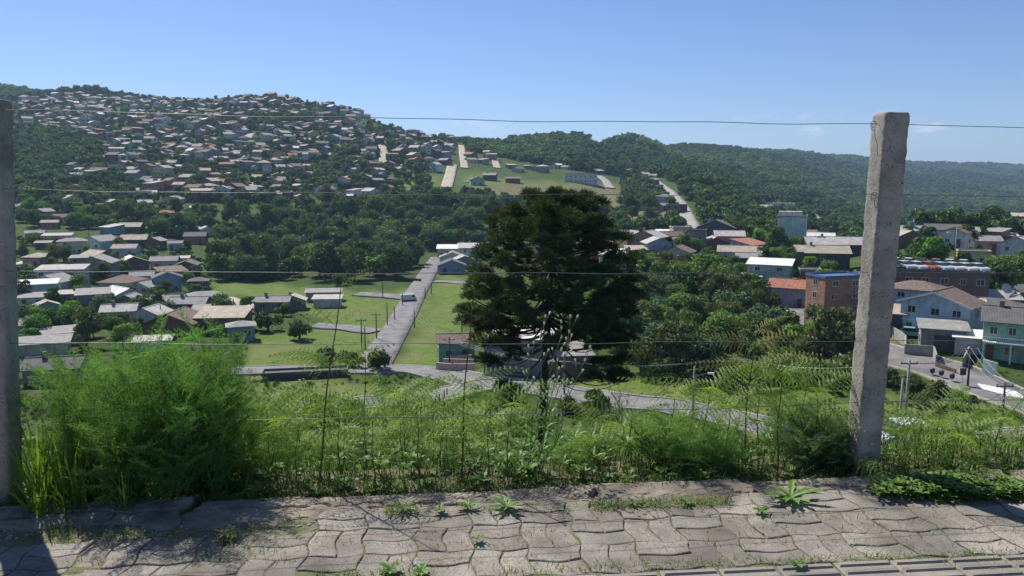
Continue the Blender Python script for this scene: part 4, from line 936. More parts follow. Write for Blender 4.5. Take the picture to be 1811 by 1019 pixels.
# beyond the first three hundred: one mass of distant houses
def far_mass():
    rr = random.Random(4); by = {}
    for s in rest:
        g = G(s[1], s[2], 250)
        if g is None: continue
        wc = rr.choice(WCH); rc = rr.choice(RCH); rf_ = rr.choice(['gx']*5+['gy']*6+['shed']*2+['hip']*2)
        w = rr.uniform(5, 9.5); dep = rr.uniform(5.5, 9); h = rr.choice([2.8, 3.0, 3.2, 5.0, 5.5])
        a, b = house_geo(w, dep, h, rf_, {'gx': dep*.23, 'gy': w*.23, 'hip': 1.7, 'shed': 1.0}[rf_])
        rz = math.radians(rr.uniform(-50, 50))-math.atan2(g.x, g.y)*.6; c, sn = math.cos(rz), math.sin(rz)
        wi = MB()
        for i in range(2):
            for st in range(2 if h > 4 else 1):
                x = -w/4+i*w/2; wi.box(x-.55, x+.55, -.04, .02, .9+st*2.7, 1.9+st*2.7)
        for mb_, m in ((a, wall_mat(wc)), (b, roof_mat(rc)), (wi, M_glass)):
            d = by.setdefault(m.name, (m, MB()))[1]
            d.add([(g.x+p[0]*c-p[1]*sn, g.y+p[0]*sn+p[1]*c, g.z+p[2]) for p in mb_.v], mb_.f)
    tot = MB(); me = bpy.data.meshes.new('distant_houses'); ms = []; mi = []
    for k, (m, d) in by.items():
        tot.add(d.v, d.f); mi += [len(ms)]*len(d.f); ms.append(m)
    me.from_pydata(tot.v, [], tot.f)
    for m in ms: me.materials.append(m)
    me.polygons.foreach_set('material_index', mi); me.update()
    tag(link('distant_houses', me), 'densely packed small houses climbing to the crest of the left hill', 'houses', None, 'stuff')
far_mass()

# ------------------------------------------------------------------ trees
M_bark = mat('bark', (.11,.085,.065), .95, .4, 3, .6, 12)
def leafmat(key, c1, c2, tr=.22, ov=.22):
    return mat(key, c1, .75, 0, .45, col2=c2, spec=.25, trans=tr, objvar=ov, detail=4, thr=(.4, .6))
M_L = [leafmat('leaves_dark', (0.052,0.103,0.027), (0.098,0.158,0.037)), leafmat('leaves_mid', (0.087,0.178,0.037), (0.144,0.234,0.053)), leafmat('leaves_olive', (0.129,0.151,0.053), (0.098,0.133,0.042)),
       leafmat('leaves_bright', (0.129,0.264,0.042), (0.182,0.317,0.060)), leafmat('leaves_bluish', (0.054,0.113,0.053), (0.093,0.158,0.072))]
def crown_arrays(seed, n, lobes, s, R=4.0, H=7.6, base=0.8, flat=0.85, top=1.0, sparse=0):
    r = np.random.default_rng(seed)
    # lobe centres spread inside an egg shaped volume
    th = r.uniform(0, 2*np.pi, lobes); zz = r.uniform(0, 1, lobes); rad = np.sqrt(1-(zz*1.0-.35)**2/.75)*R*.62*r.uniform(.4, 1, lobes)
    c = np.stack([rad*np.cos(th), rad*np.sin(th), base+H*(.15+.72*zz)], -1); lr = R*r.uniform(.28, .52, lobes)
    k = r.integers(0, lobes, n); d = r.normal(size=(n, 3)); d /= np.linalg.norm(d, axis=1, keepdims=True); d[:, 2] = np.where(d[:, 2] < -.3, -d[:, 2]*.5, d[:, 2])
    p = c[k] + d*lr[k][:, None]*np.array([1, 1, flat])*r.uniform(.72, 1.06, (n, 1))
    nrm = d + r.normal(0, .55, (n, 3)); nrm /= np.linalg.norm(nrm, axis=1, keepdims=True)
    a = r.normal(size=(n, 3)); e1 = np.cross(nrm, a); e1 /= np.linalg.norm(e1, axis=1, keepdims=True); e2 = np.cross(nrm, e1)
    sz = s*r.uniform(.55, 1.25, (n, 1)); e1 *= sz; e2 *= sz*.7
    v = np.stack([p-e1*.9, p-e2*.8+e1*.15, p+e1, p+e2*.85-e1*.1], 1).reshape(-1, 3)
    return v, np.arange(4*n).reshape(-1, 4), c, lr
TV = []
def tree_proto(seed, n, lobes, s, m, **kw):
    v, f, c, lr = crown_arrays(seed, n, lobes, s, **kw)
    tr = MB(); H = kw.get('H', 7.6); b = kw.get('base', 1.0)+.5
    tr.tube([(0, 0, -1.2), (.1, 0, 0), (0, .1, b), (.1, 0, b+H*.45), (0, 0, b+H*.7)], [.30, .22, .17, .10, .03], 7)
    for q in c[:7]:
        z0 = b*.9+.25*(q[2]-b); tr.tube([(0, .05, z0), (q[0]*.5, q[1]*.5, z0+(q[2]-z0)*.62), tuple(q)], [.10, .07, .02], 5)
    return mesh_np('crown', v, f, m), tr.mesh('trunk', M_bark, True)
TV.append(tree_proto(1, 2600, 16, .36, M_L[0]))
TV.append(tree_proto(2, 2600, 20, .34, M_L[1], R=4.4, H=6.2))
TV.append(tree_proto(3, 2200, 12, .36, M_L[2], R=3.6, H=7.6))
TV.append(tree_proto(4, 2400, 14, .34, M_L[3], R=3.8, H=6.0))
TV.append(tree_proto(5, 2800, 22, .34, M_L[4], R=4.6, H=7.0))
TV.append(tree_proto(6, 1500, 14, .30, M_L[2], R=4.0, H=6.4))           # thin crown
TV.append(tree_proto(7, 2600, 26, .33, M_L[0], R=4.2, H=8.4))
BUSH = [tree_proto(11+i, 1300, 9, .30, M_L[k], R=2.6, H=2.6, base=.1) for i, k in enumerate((0, 1, 2, 3))]
KN = ['dark green', 'mid green', 'olive', 'bright green', 'bluish green', 'thin olive', 'tall dark green']
NTREE = 0
def tree(x, y, kind, sc, label, group, name='tree', cat='tree', bush=False, sz=None):
    global NTREE; NTREE += 1
    z = float(ground(x, y)); cr_, tk = (BUSH if bush else TV)[kind]
    o = empty(name, (x, y, z), rh.uniform(0, 6.28), label, cat, group); zs = sz or sc*rh.uniform(.88, 1.15)
    o.scale = (sc, sc, zs)
    link('crown', cr_, o); link('stem' if bush else 'trunk', tk, o); return o
def clear(x, y, r=0):
    return all((x-h[0])**2+(y-h[1])**2 > (h[2]+r)**2 for h in HOUSES)
def road_clear(x, y, m=2.0):
    for g, w in ROADS:
        for i in range(len(g)-1):
            ax, ay = g[i].x, g[i].y; bx, by = g[i+1].x, g[i+1].y; dx, dy = bx-ax, by-ay; L2 = dx*dx+dy*dy+1e-6
            t = max(0, min(1, ((x-ax)*dx+(y-ay)*dy)/L2))
            if (x-ax-t*dx)**2+(y-ay-t*dy)**2 < (w/2+m)**2: return False
    return True
PL = []
def scatter(poly, n, kinds, smin, smax, mind, labelf, group, clr=1.5, bush=False, name='tree', cat='tree', keepout=()):
    xs = [p[0] for p in poly]; ys = [p[1] for p in poly]; got = 0; tries = 0; out = []
    while got < n and tries < n*40:
        tries += 1; px, py = rh.uniform(min(xs), max(xs)), rh.uniform(min(ys), max(ys))
        if not bool(inpoly(px, py, poly)) or any(bool(inpoly(px, py, k)) for k in keepout): continue
        g = G(px, py, 55)
        if g is None: continue
        sc = rh.uniform(smin, smax)
        if not clear(g.x, g.y, sc*clr) or not road_clear(g.x, g.y, 1.0+sc*2): continue
        if any((g.x-a)**2+(g.y-b)**2 < (mind*(sc+c)/2)**2 for a, b, c in PL): continue
        PL.append((g.x, g.y, sc)); k = rh.choice(kinds); out.append(tree(g.x, g.y, k, sc, labelf(k), group, name, cat, bush)); got += 1
    if len(out) > 1:
        pr = [(o,)+tuple(proj(*o.location)) for o in out]; ys_ = sorted(p[2] for p in pr); n3 = len(pr)
        c1, c2 = ys_[n3//3], ys_[2*n3//3]; tiers = {'back': [], 'middle': [], 'front': []}
        for p in pr: tiers['back' if p[2] < c1 else 'middle' if p[2] < c2 else 'front'].append(p)
        for tn, lst in tiers.items():
            for i, p in enumerate(sorted(lst, key=lambda q: q[1])):
                p[0]['label'] = f"{p[0]['label']}, {ORDX(i)} from the left in the {tn} tier"
    return out
def ORDX(i): return ORD[i] if i < len(ORD) else f'{i+1}th'
WOOD = [(372,503),(600,500),(735,494),(768,448),(845,440),(1075,425),(1085,388),(860,365),(700,362),(560,372),(400,385),(372,420)]
scatter(WOOD, 100, [0, 0, 1, 4, 4, 6, 2], .9, 1.55, 4.6, lambda k: f'{KN[k]} tree in the dark wood', 'trees of the dark wood')
W3 = [(1130,668),(1000,650),(1000,560),(1120,500),(1230,492),(1330,520),(1400,565),(1440,600),(1500,640),(1500,690),(1300,672)]
scatter(W3, 84, [1, 1, 3, 0, 5, 2, 4], 0.62, 1.0, 3.3, lambda k: f'{KN[k]} tree in the tangled wood', 'trees of the tangled wood', keepout=[[(1335,490),(1445,490),(1450,612),(1345,606)]])
W4 = [(34,400),(34,300),(120,300),(178,345),(300,375),(380,385),(370,425),(250,415),(130,405)]
scatter(W4, 50, [0, 1, 4, 3, 6], .65, 1.15, 4.6, lambda k: f'{KN[k]} tree in the left gully', 'trees above the left valley', clr=1)
W5 = [(36,640),(36,420),(330,440),(420,580),(380,600),(200,620)]
scatter(W5, 62, [0, 1, 2, 3, 4], .36, .72, 3.2, lambda k: f'{KN[k]} tree between the left houses', 'garden trees in the left valley', clr=.6)
W6 = [(1130,500),(1130,455),(1400,430),(1520,480),(1430,540),(1330,500)]
scatter(W6, 24, [0, 1, 3, 6], .5, .8, 4.2, lambda k: f'{KN[k]} tree between the right houses', 'garden trees on the right slope', clr=.6, keepout=[[(1335,490),(1445,490),(1445,612),(1335,606)],[(1470,560),(1540,560),(1540,640),(1470,640)]])
W7 = [(1590,600),(1590,430),(1811,400),(1811,600)]
scatter(W7, 18, [0, 1, 3], .4, .7, 4.2, lambda k: f'{KN[k]} garden tree right of the post', 'garden trees at the right edge', clr=.9)
W8 = [(1085,330),(1140,322),(1165,365),(1170,412),(1110,400)]
scatter(W8, 14, [0, 4, 6], .8, 1.2, 4.4, lambda k: f'{KN[k]} tree by the ridge road', 'trees beside the ridge road', clr=.5)
def place(px, py, k, sc, label, bush=False, grp=None, name='tree', cat='tree', sz=None):
    g = GP(px, py, 20); PL.append((g.x, g.y, sc)); return tree(g.x, g.y, k, sc, label, grp, name, cat, bush, sz)
for a in [(1645,472,3,.85,'round bright green street tree beside the parked cars'), (1762,545,0,1.1,'broad dark green tree with flat crown at the right edge'), (1470,466,1,.55,'small tree rising behind the long dark hall'),
          (1752,404,0,.9,'dark tree in front of the orange brick box house'), (1250,520,3,1.35,'large bright green tree on the upper edge of the tangled wood'), (1215,535,1,1.2,'large mid green tree next to the biggest bright one in the tangled wood'),
          (1372,452,0,.9,'dark green tree touching the tall plain grey green block'), (1345,440,3,.9,'pale green tree left of the tall plain block'), (1305,432,6,.8,'dark pointed tree behind the ribbed tan roof'),
          (437,553,3,.62,'bright green tree standing at the edge of the near green field'), (155,615,2,.85,'big olive brown tree below the plain grey house'), (95,473,2,.8,'round grey olive tree beside the sandy track'),
          (180,486,3,.6,'round yellow green tree left of the white metal gable roof'), (85,600,0,.6,'dark tree between the pale blue house and the left post'), (1325,590,2,.9,'grey leafless looking tree in front of the lilac house'),
          (1340,652,0,.8,'rounded dark tree at the front edge of the tangled wood, near the right post'), (1440,556,0,.5,'dark tree between the lilac house and the orange tower block')]:
    place(*a)
for a in [(668,655,0,1.05,'dark round shrub at the near end of the straight road'), (590,650,0,1.15,'dark rounded bush left of the straight road, largest there'), (628,652,0,.8,'smaller dark bush between two others left of the straight road'),
          (475,585,0,1.2,'dark bushy thicket beside the small teal house'), (500,560,0,.9,'dark green bush behind the thicket on the field'), (530,600,0,1.2,'broad dark bush at the right end of the field thicket'), (600,505,1,1.2,'low bush on the far green field'),
          (1610,700,0,.75,'dark low shrub on the bank right of the right post'), (1660,712,2,.8,'grey green shrub on the bank below the right road'), (1700,722,0,.7,'dark low shrub on the bank, rightmost before the crossing'), (1580,684,0,.8,'dark shrub touching the right post on the bank'),
          (1640,722,2,.7,'olive shrub at the foot of the bank above the grass'), (1060,735,1,1.0,'grey green bush behind the leafless tree'), (1010,730,2,.8,'brownish low bush between the pine trunk and the leafless tree'), (560,745,2,1.1,'brown green bush left of the tall fern stalk'),
          (620,745,0,.9,'dark little bush behind the second fern stalk'), (900,715,0,.7,'dark narrow bush in front of the beige building'), (870,645,0,.9,'dark bush against the wall of the beige building'), (1500,612,1,1.1,'leafy green shrub at the foot of the orange tower block')]:
    place(*a, bush=True, name='bush', cat='bush', grp='bushes')
WB = [(1000,665),(1480,660),(1500,700),(1300,690),(1100,668)]
scatter(WB, 14, [0, 1, 2], .5, .9, 4, lambda k: f"{['dark','mid green','olive','bright green'][k]} bush before the tangled wood", 'undergrowth bushes', bush=True, name='bush', cat='bush')

# ---- woodland too far or too many to count: instanced crowns
def stuff_wood(name, pts, scs, rots, kinds, meshes, label):
    objs = []
    me = bpy.data.meshes.new(name); me.vertices.add(len(pts)); me.vertices.foreach_set('co', np.asarray(pts, np.float32).ravel())
    for nm, ar, ty in (('sc', scs, 'FLOAT'), ('rz', rots, 'FLOAT'), ('kd', kinds, 'INT')):
        a = me.attributes.new(nm, ty, 'POINT'); a.data.foreach_set('value', np.asarray(ar, np.int32 if ty == 'INT' else np.float32))
    me.update(); o = link(name, me); tag(o, label, 'woodland', None, 'stuff')
    ng = bpy.data.node_groups.new(name, 'GeometryNodeTree'); ng.interface.new_socket('Geometry', in_out='INPUT', socket_type='NodeSocketGeometry'); ng.interface.new_socket('Geometry', in_out='OUTPUT', socket_type='NodeSocketGeometry')
    N = ng.nodes; L = ng.links; gi = N.new('NodeGroupInput'); go = N.new('NodeGroupOutput'); ip = N.new('GeometryNodeInstanceOnPoints'); gti = N.new('GeometryNodeJoinGeometry')
    for m in reversed(meshes):
        oi = N.new('GeometryNodeObjectInfo'); oi.inputs['Object'].default_value = m; oi.inputs['As Instance'].default_value = True; oi.transform_space = 'ORIGINAL'
        L.new(oi.outputs['Geometry'], gti.inputs[0])
    L.new(gi.outputs[0], ip.inputs['Points']); L.new(gti.outputs[0], ip.inputs['Instance']); ip.inputs['Pick Instance'].default_value = True
    def attr(n_, ty):
        a = N.new('GeometryNodeInputNamedAttribute'); a.data_type = ty; a.inputs['Name'].default_value = n_; return a.outputs['Attribute']
    L.new(attr('kd', 'INT'), ip.inputs['Instance Index'])
    cb = N.new('ShaderNodeCombineXYZ'); L.new(attr('rz', 'FLOAT'), cb.inputs[2]); L.new(cb.outputs[0], ip.inputs['Rotation']); L.new(attr('sc', 'FLOAT'), ip.inputs['Scale'])
    L.new(ip.outputs[0], go.inputs[0]); md = o.modifiers.new('instances', 'NODES'); md.node_group = ng
    return o
# source crowns stand as real trees on the ridge
SRC = []
for i, (sd, n, m, kw) in enumerate([(21, 420, 0, {}), (22, 420, 1, dict(R=4.4, H=6.0)), (23, 360, 4, dict(H=8.5, R=3.6)), (24, 420, 1, dict(R=4.6)), (25, 360, 2, {}), (26, 420, 4, dict(H=6))]):
    v, f, c, lr = crown_arrays(sd, n, 14, .85, base=.2, **kw); g = GP(1105+i*11, 264, 600)
    o = link('crown_tree', mesh_np('far_crown', v, f, M_L[m]), None, (g.x, g.y, g.z)); tag(o, f"{['dark','broad mid green','tall bluish','wide green','olive','low bluish'][i]} tree at the top of the round forested knoll", 'tree', 'trees on the knoll'); SRC.append(o)
def far_wood():
    pts = []; sc = []; kd = []
    r = np.random.default_rng(3); d = 440.0
    while d < 4200:
        s0 = (d/800)**.62*1.0 if d > 800 else 1.0
        us = np.arange(-.86, .86, 6.2*s0/d); us = us + r.uniform(-.5, .5, len(us))*6.2*s0/d
        dd = d + r.uniform(-3, 3, len(us))*s0
        x = us*dd; z = ground(x, dd); px, py = proj(x, dd, z)
        crest = (px > 190) & (px < 780) & (dd < 1500)
        ok = (d > 560) | (px > 1200)
        ok &= ~((px > -1000) & (px < np.interp(py, [150, 250, 300, 345], [840, 840, 800, 760])) & (dd < 900) & (px < 830))
        for z_poly in ([(800,262),(880,278),(1000,300),(1150,318),(1240,420),(700,420),(700,300)], [(1040,245),(1100,245),(1110,262),(1040,264)], ZL[10], [(1148,315),(1175,315),(1215,352),(1245,405),(1225,420),(1190,385)], [(1330,368),(1440,362),(1475,404),(1440,408),(1400,386),(1340,384)]): ok &= ~inpoly(px, py, z_poly)
        ok &= (r.random(len(us)) < np.where(crest, .45, .93))
        # hidden behind nearer ground
        ki = np.nonzero(ok)[0]
        if len(ki):
            xs, ds, zs = x[ki], dd[ki], z[ki]; vis = np.ones(len(ki), bool)
            for t in np.linspace(.35, .985, 34):
                vis &= ground(xs*t, ds*t) < 1.6+(zs+9*s0-1.6)*t
            ki = ki[vis]
            pts.append(np.column_stack([x[ki], dd[ki], z[ki]-1.0])); sc.append(s0*r.uniform(.55, 1.35, len(ki))*np.where(crest[ki], .5, 1))
            # patches of like kinds
            pn = np.sin(x[ki]*.011+dd[ki]*.004)+np.sin(dd[ki]*.009-x[ki]*.006)+r.normal(0, .7, len(ki)); k_ = np.digitize(pn, [-1.2, -.4, .3, 1.0, 1.7]); kd.append(np.array([2, 0, 5, 1, 3, 4])[k_])
        d += 6.0*s0
    P_ = np.vstack(pts); sc = np.concatenate(sc); kd = np.concatenate(kd)
    # taller stand on the knoll, skyline right of centre
    px, py = proj(P_[:, 0], P_[:, 1], P_[:, 2]); kn = (px > 1070) & (px < 1190) & (P_[:, 1] > 950) & (P_[:, 1] < 1250)
    sc = np.where(kn, sc*1.9*np.clip(1-((px-1115)/90)**2*.7, .4, 1), sc); ri = (px > 900) & (px < 1050) & (P_[:, 1] > 700) & (P_[:, 1] < 1100); sc = np.where(ri, sc*1.25, sc)
    print('far wood', len(P_))
    stuff_wood('far_forest', P_, sc, r.uniform(0, 6.28, len(P_)), kd, SRC, 'dense far forest covering the ridges and hills to the skyline')
far_wood()
def hill_trees():
    r = np.random.default_rng(9); pts = []; sc = []; kd = []
    hp = np.array([(h[0], h[1], h[2]) for h in HOUSES]); tries = 0
    while len(pts) < 4200 and tries < 40000:
        tries += 1; py = 168+190*r.random()**1.15; px = r.uniform(-20, 900)
        inh = any(bool(inpoly(px, py, q)) for q in HOLE[:6])
        if py < 345 and px > xr(py)+45 and not (py < 300 and px < 890): continue
        if px > 760 and py > 262: continue
        if not inh and r.random() < .35: continue
        g = G(px, py, 250)
        if g is None or g.y > 1300: continue
        s_ = r.uniform(.22, .85)**1.2 if not inh else r.uniform(.7, 1.1)
        if py < 200: s_ *= 1.05
        if np.any((hp[:, 0]-g.x)**2+(hp[:, 1]-g.y)**2 < (hp[:, 2]*.5+s_*1.1)**2): continue
        if not road_clear(g.x, g.y, 1): continue
        pts.append((g.x, g.y, g.z)); sc.append(s_); kd.append(r.choice([0, 0, 1, 2, 2, 3, 4, 5]))
    # field edges and slopes in the middle distance
    for poly, n, a, b in (([(700,345),(1090,350),(1100,390),(860,375),(700,365)], 260, .5, 1.0), ([(1090,325),(1150,325),(1230,415),(1080,420)], 240, .6, 1.1), ([(1225,330),(1400,340),(1480,400),(1380,430),(1290,425),(1240,400)], 480, .6, 1.2),
                          ([(1440,400),(1811,400),(1811,425),(1500,440)], 120, .6, 1.1), ([(372,500),(735,494),(768,448),(1070,425),(1085,388),(700,362),(400,385)], 330, .7, 1.3), ([(1000,560),(1130,500),(1130,470),(980,470)], 30, .6, .9),
                          ([(34,400),(34,300),(120,300),(178,345),(300,375),(380,385),(370,425),(250,415),(130,405)], 260, .5, .9), ([(30,700),(30,420),(340,440),(375,500),(400,540),(430,600),(400,640),(200,660)], 620, .14, .42), ([(1130,440),(1500,430),(1500,560),(1400,560),(1230,490),(1130,520)], 160, .15, .4), ([(1580,400),(1811,400),(1811,620),(1700,600),(1580,560)], 200, .12, .35), ([(1490,665),(1600,668),(1720,705),(1811,730),(1811,745),(1560,715)], 160, .16, .34), ([(1000,560),(1130,480),(1230,492),(1400,565),(1500,640),(1500,690),(1300,672),(1000,655)], 500, .3, .6)):
        c = 0
        for _ in range(n*6):
            xs = [p[0] for p in poly]; ys = [p[1] for p in poly]; px, py = r.uniform(min(xs), max(xs)), r.uniform(min(ys), max(ys))
            if not bool(inpoly(px, py, poly)) or any(bool(inpoly(px, py, q)) for q in ZD[:3]): continue
            g = G(px, py, 150)
            if g is None or not road_clear(g.x, g.y, 2) or not clear(g.x, g.y, 1.5): continue
            pts.append((g.x, g.y, g.z)); sc.append(r.uniform(a, b)*.9); kd.append(r.choice([0, 0, 1, 2, 3, 5, 5])); c += 1
            if c >= n: break
    stuff_wood('hillside_greenery', np.array(pts), sc, r.uniform(0, 6.28, len(pts)), kd, SRC, 'trees and shrubs scattered between the hillside houses and along the slopes')
hill_trees()
print('trees', NTREE, 'houses', NB)
# ------------------------------------------------------------------ the big araucaria
M_arau = mat('araucaria_needles', (.040,.068,.024), .7, 0, 1.6, col2=(.095,.135,.045), trans=.15, spec=.25, detail=5, thr=(.42, .62))
M_abark = mat('araucaria_bark', (.075,.06,.05), .95, .4, 4, .8, 14)
def araucaria():
    r = np.random.default_rng(42); rr = random.Random(42)
    d0 = 40.0; base = P(957, 830, d0); bz = float(ground(base[0], d0)); bx = float(base[0])
    top = P(984, 352, d0); tx, tz = float(top[0])-bx, float(top[2])-bz
    root = empty('araucaria_tree', (bx, d0, bz), 0, 'tall umbrella shaped pine with dark tufted crown in the middle of the view', 'tree')
    def trunk(z): q = z/tz; return Vector((tx*q**1.3, .12*math.sin(q*3), z))
    tr = MB(); zs = [-1]+[tz*i/16 for i in range(17)]
    tr.tube([trunk(max(z, 0)) if z >= 0 else Vector((0, 0, -1)) for z in zs], [.34]+[.29-.25*(i/16)**1.2 for i in range(17)], 10)
    tr.build('trunk', M_abark, root, True)
    br = MB(); tufts = []
    def limb(p0, tip, sag=.35, thick=.07, nt=6, start=.5):
        p0 = Vector(p0); tip = Vector(tip); n = 9; pts = []
        for i in range(n):
            t = i/(n-1); p = p0.lerp(tip, t); p.z -= sag*math.sin(math.pi*t**.8)*(tip-p0).length*.28
            p.x += .05*math.sin(t*9+p0.z*5); pts.append(p)
        br.tube(pts, [thick*(1-.7*i/(n-1)) for i in range(n)], 5)
        for k in range(nt):
            t = start+(1-start)*(k+.5)/nt if nt > 1 else 1; i = t*(n-1); a = int(min(i, n-2)); p = pts[a].lerp(pts[a+1], i-a)
            sp = .24 if k < nt-1 else .10
            tufts.append((p+Vector((rr.gauss(0, sp), rr.gauss(0, sp), rr.uniform(.0, .3))), rr.uniform(.40, .62)))
        tufts.append((tip+Vector((0, 0, .15)), rr.uniform(.52, .74)))
    lev = [(0.6,.02,3),(1.6,-.2,7),(2.5,-.6,9),(3.2,-1.25,11),(3.75,-2.1,12),(4.15,-3.1,12),(4.45,-4.1,13),(4.5,-5.1,12),(4.5,-6.0,11),(4.2,-6.9,8)]
    for li, (rad, dz, n) in enumerate(lev):
        for k in range(n):
            a = 2*math.pi*(k+rr.uniform(-.3, .3))/n + li*.7; R = rad*rr.uniform(.84, 1.07); zt = tz+dz+rr.uniform(-.3, .3)
            if rr.random() < (.16 if li >= 7 else .06): continue
            tip = Vector((trunk(zt).x+R*math.cos(a), R*math.sin(a)*.95, zt))
            za = zt-.10*R-rr.uniform(0, .4); limb(trunk(za), tip, .55, .03+.007*li, (2 if R < 2.0 else 3), .42 if li < 3 else .5)
    def pxp(px, py, y=0): q = P(px, py, d0); return Vector((q[0]-bx, y, q[2]-bz))
    for (px, py, y, ay, nt) in [(1118,560,.5,470,5),(1112,600,-.6,520,4),(1105,640,.3,560,4),(1105,668,-.2,600,3),(1085,585,1.2,520,4),(1075,620,1.5,560,3),(1060,560,-1.5,500,4),(1120,520,-1,450,5),(820,575,.6,520,3),(1045,600,2,560,3),
                                (845,600,-.5,560,2),(858,640,.4,620,2),(893,690,0,640,3),(880,610,.8,590,2),(1085,655,-.8,610,3),(835,545,-1.2,500,4),(1030,575,-2,540,3),(905,560,2.4,500,3),(870,520,3,470,4)]:
        limb(trunk(pxp(960, ay).z), pxp(px, py, y), 1.1, .05, nt, .72)
    for (px, py, ay) in [(868,645,600),(820,548,560),(1110,676,650),(1050,672,655),(905,640,585),(850,560,575)]: limb(trunk(pxp(960, ay).z), pxp(px, py, rr.uniform(-1, 1)), .8, .035, 0)
    br.build('branches', M_abark, root, True)
    V = []; n = 320
    for c, R in tufts:
        if (Vector((c.x-trunk(max(c.z,0)).x, c.y, 0))).length < .35: continue
        d = r.normal(size=(n, 3)); d /= np.linalg.norm(d, axis=1, keepdims=True); d[:, 2] = np.abs(d[:, 2])*1.1-.42; 
        o = np.array(c)+d*R*r.uniform(.30, .80, (n, 1))*np.array([1.05, 1.05, .8]); dd = d+r.normal(0, .35, (n, 3))+np.array([0, 0, .35]); dd /= np.linalg.norm(dd, axis=1, keepdims=True)
        s = np.cross(dd, r.normal(size=(n, 3))); s /= np.linalg.norm(s, axis=1, keepdims=True); ln = r.uniform(.14, .30, (n, 1)); w = .020
        V.append(np.stack([o-s*w, o+dd*ln*.6-s*w*1.1, o+dd*ln, o+s*w], 1).reshape(-1, 3))
    V = np.vstack(V); link('crown', mesh_np('araucaria_crown', V, np.arange(len(V)).reshape(-1, 4), M_arau), root)
    print('araucaria tufts', len(tufts))
araucaria()

# leafless tree left of the right-hand ferns and a thin one near it
def bare_tree(px, py, H, label, seed, col=None, spread=.5, depth=5):
    g = GP(px, py, 20); rr = random.Random(seed); root = empty('bare_tree', g, 0, label, 'tree', None); tk, tw = MB(), MB()
    def grow(p, d, L, R, lv):
        n = 4; pts = [p]; q = p; dd = d
        for i in range(n):
            dd = (dd+Vector((rr.gauss(0, .13), rr.gauss(0, .13), .05))).normalized(); q = q+dd*L/n; pts.append(q)
        (tk if lv == 0 else tw).tube(pts, [R*(1-.12*i) for i in range(n+1)], 5 if lv < 2 else 3, False)
        if lv < depth:
            for k in range(3 if lv else 4):
                a = rr.uniform(0, 6.28); s = Vector((math.cos(a), math.sin(a), rr.uniform(.1, .7)))*spread*1.5
                grow(pts[rr.choice([2, 3, 4, 4])] if lv else pts[-1]+Vector((0,0,-rr.uniform(0, L*.5))), (dd+s).normalized(), L*rr.uniform(.58, .78), R*.55, lv+1)
    grow(Vector((0, 0, -.4)), Vector((0, 0, 1)), H*.36, H*.024, 0)
    tk.build('trunk', M_abark, root, True); tw.build('branches', col or mat('grey_twig', (.20,.17,.13), .9, .3, 5), root); return root
bare_tree(1100, 778, 6.5, 'small leafless tree with a dark trunk below the big pine, right of it', 3)
bare_tree(1330, 610, 6.5, 'grey leafless tree at the lower edge of the tangled wood by the lilac house', 8, depth=5)
bare_tree(1150, 640, 7.0, 'spindly leafless tree at the left end of the tangled wood', 12)

# ------------------------------------------------------------------ poles, lamps, lines
M_pole = mat('pole_concrete', (.34,.33,.31), .9, .2, 3, .2, 20)
M_dpole = mat('dark_timber_pole', (.10,.085,.07), .9, .3, 3)
M_cable = mat('power_cable', (.25,.25,.26), .5, .1, 5)
M_lamp = mat('lamp_head_white', (.7,.7,.7), .4, .05, 5)
TOPS = {}
def pole(px, py, pytop, label, m=None, rad=.11, arm=True, lamp=0, grp='utility poles'):
    g = GP(px, py, 50); H = max(2.0, float(P(px, pytop, g.y)[2])-g.z)
    o = empty('utility_pole' if H > 5 else 'pole', g, 0, label, 'pole', grp)
    MB().tube([(0, 0, -1), (0, 0, H*.5), (0, 0, H)], [rad*1.3, rad*1.1, rad*.8], 8).build('shaft', m or M_pole, o, True)
    if arm and H > 5:
        MB().box(-.9, .9, -.06, .06, H-.5, H-.38).build('crossarm', M_dpole, o)
        for k in (-.8, 0, .8): MB().tube([(k, 0, H-.38), (k, 0, H-.2)], .05, 6).build('insulator', M_dmet, o)
    if lamp:
        MB().tube([(0, 0, H*.8), (lamp*.8, -.1, H*.86), (lamp*1.6, -.2, H*.87)], .035, 5).build('lamp_arm', M_pole, o)
        MB().box(*sorted((lamp*1.5, lamp*2.2)), -.32, -.08, H*.86, H*.89).build('lamp_head', M_lamp, o)
    TOPS[(px, py)] = Vector((g.x, g.y, g.z+H-.2)); return o
pole(998,706,636,'grey concrete pole beside the lower road just right of the pine trunk')
pole(1225,742,648,'concrete utility pole on the verge in front of the tangled wood', lamp=1)
pole(1290,676,628,'concrete pole at the edge of the tangled wood behind the tall ferns')
pole(1590,764,664,'shorter one of the twin concrete poles right of the right post', rad=.14, arm=False)
pole(1599,764,636,'taller one of the twin concrete poles right of the right post', rad=.13)
pole(1711,686,612,'dark pole on the near verge of the right road beside the black sign', M_dpole)
pole(1769,772,676,'dark pole at the right, in front of the zebra crossing', M_dpole, lamp=1)
pole(1687,474,402,'tall pale street light pole in front of the pink house', lamp=-1)
pole(1473,418,388,'distant dark pole with crossarm behind the pale metal roof', M_dpole)
for i, (a, b, c) in enumerate([(677,527,497),(712,541,518),(698,567,543),(685,576,535),(666,600,553),(640,617,563),(646,618,577),(733,580,548),(795,656,596),(817,592,570),(763,520,500),(752,528,508)]):
    pole(a, b, c, 'thin dark pole at the straight road, ' + ORD[i] + ' of the poles along it', M_dpole, .10, arm=i in (0, 4, 5, 7, 8))
for i, (a, b, c) in enumerate([(134,434,400),(158,430,402),(286,578,538),(226,580,549),(150,520,492),(405,560,533),(60,500,470)]):
    pole(a, b, c, 'thin dark pole among the left valley houses, ' + ORD[i] + ' of these', M_dpole, .09)
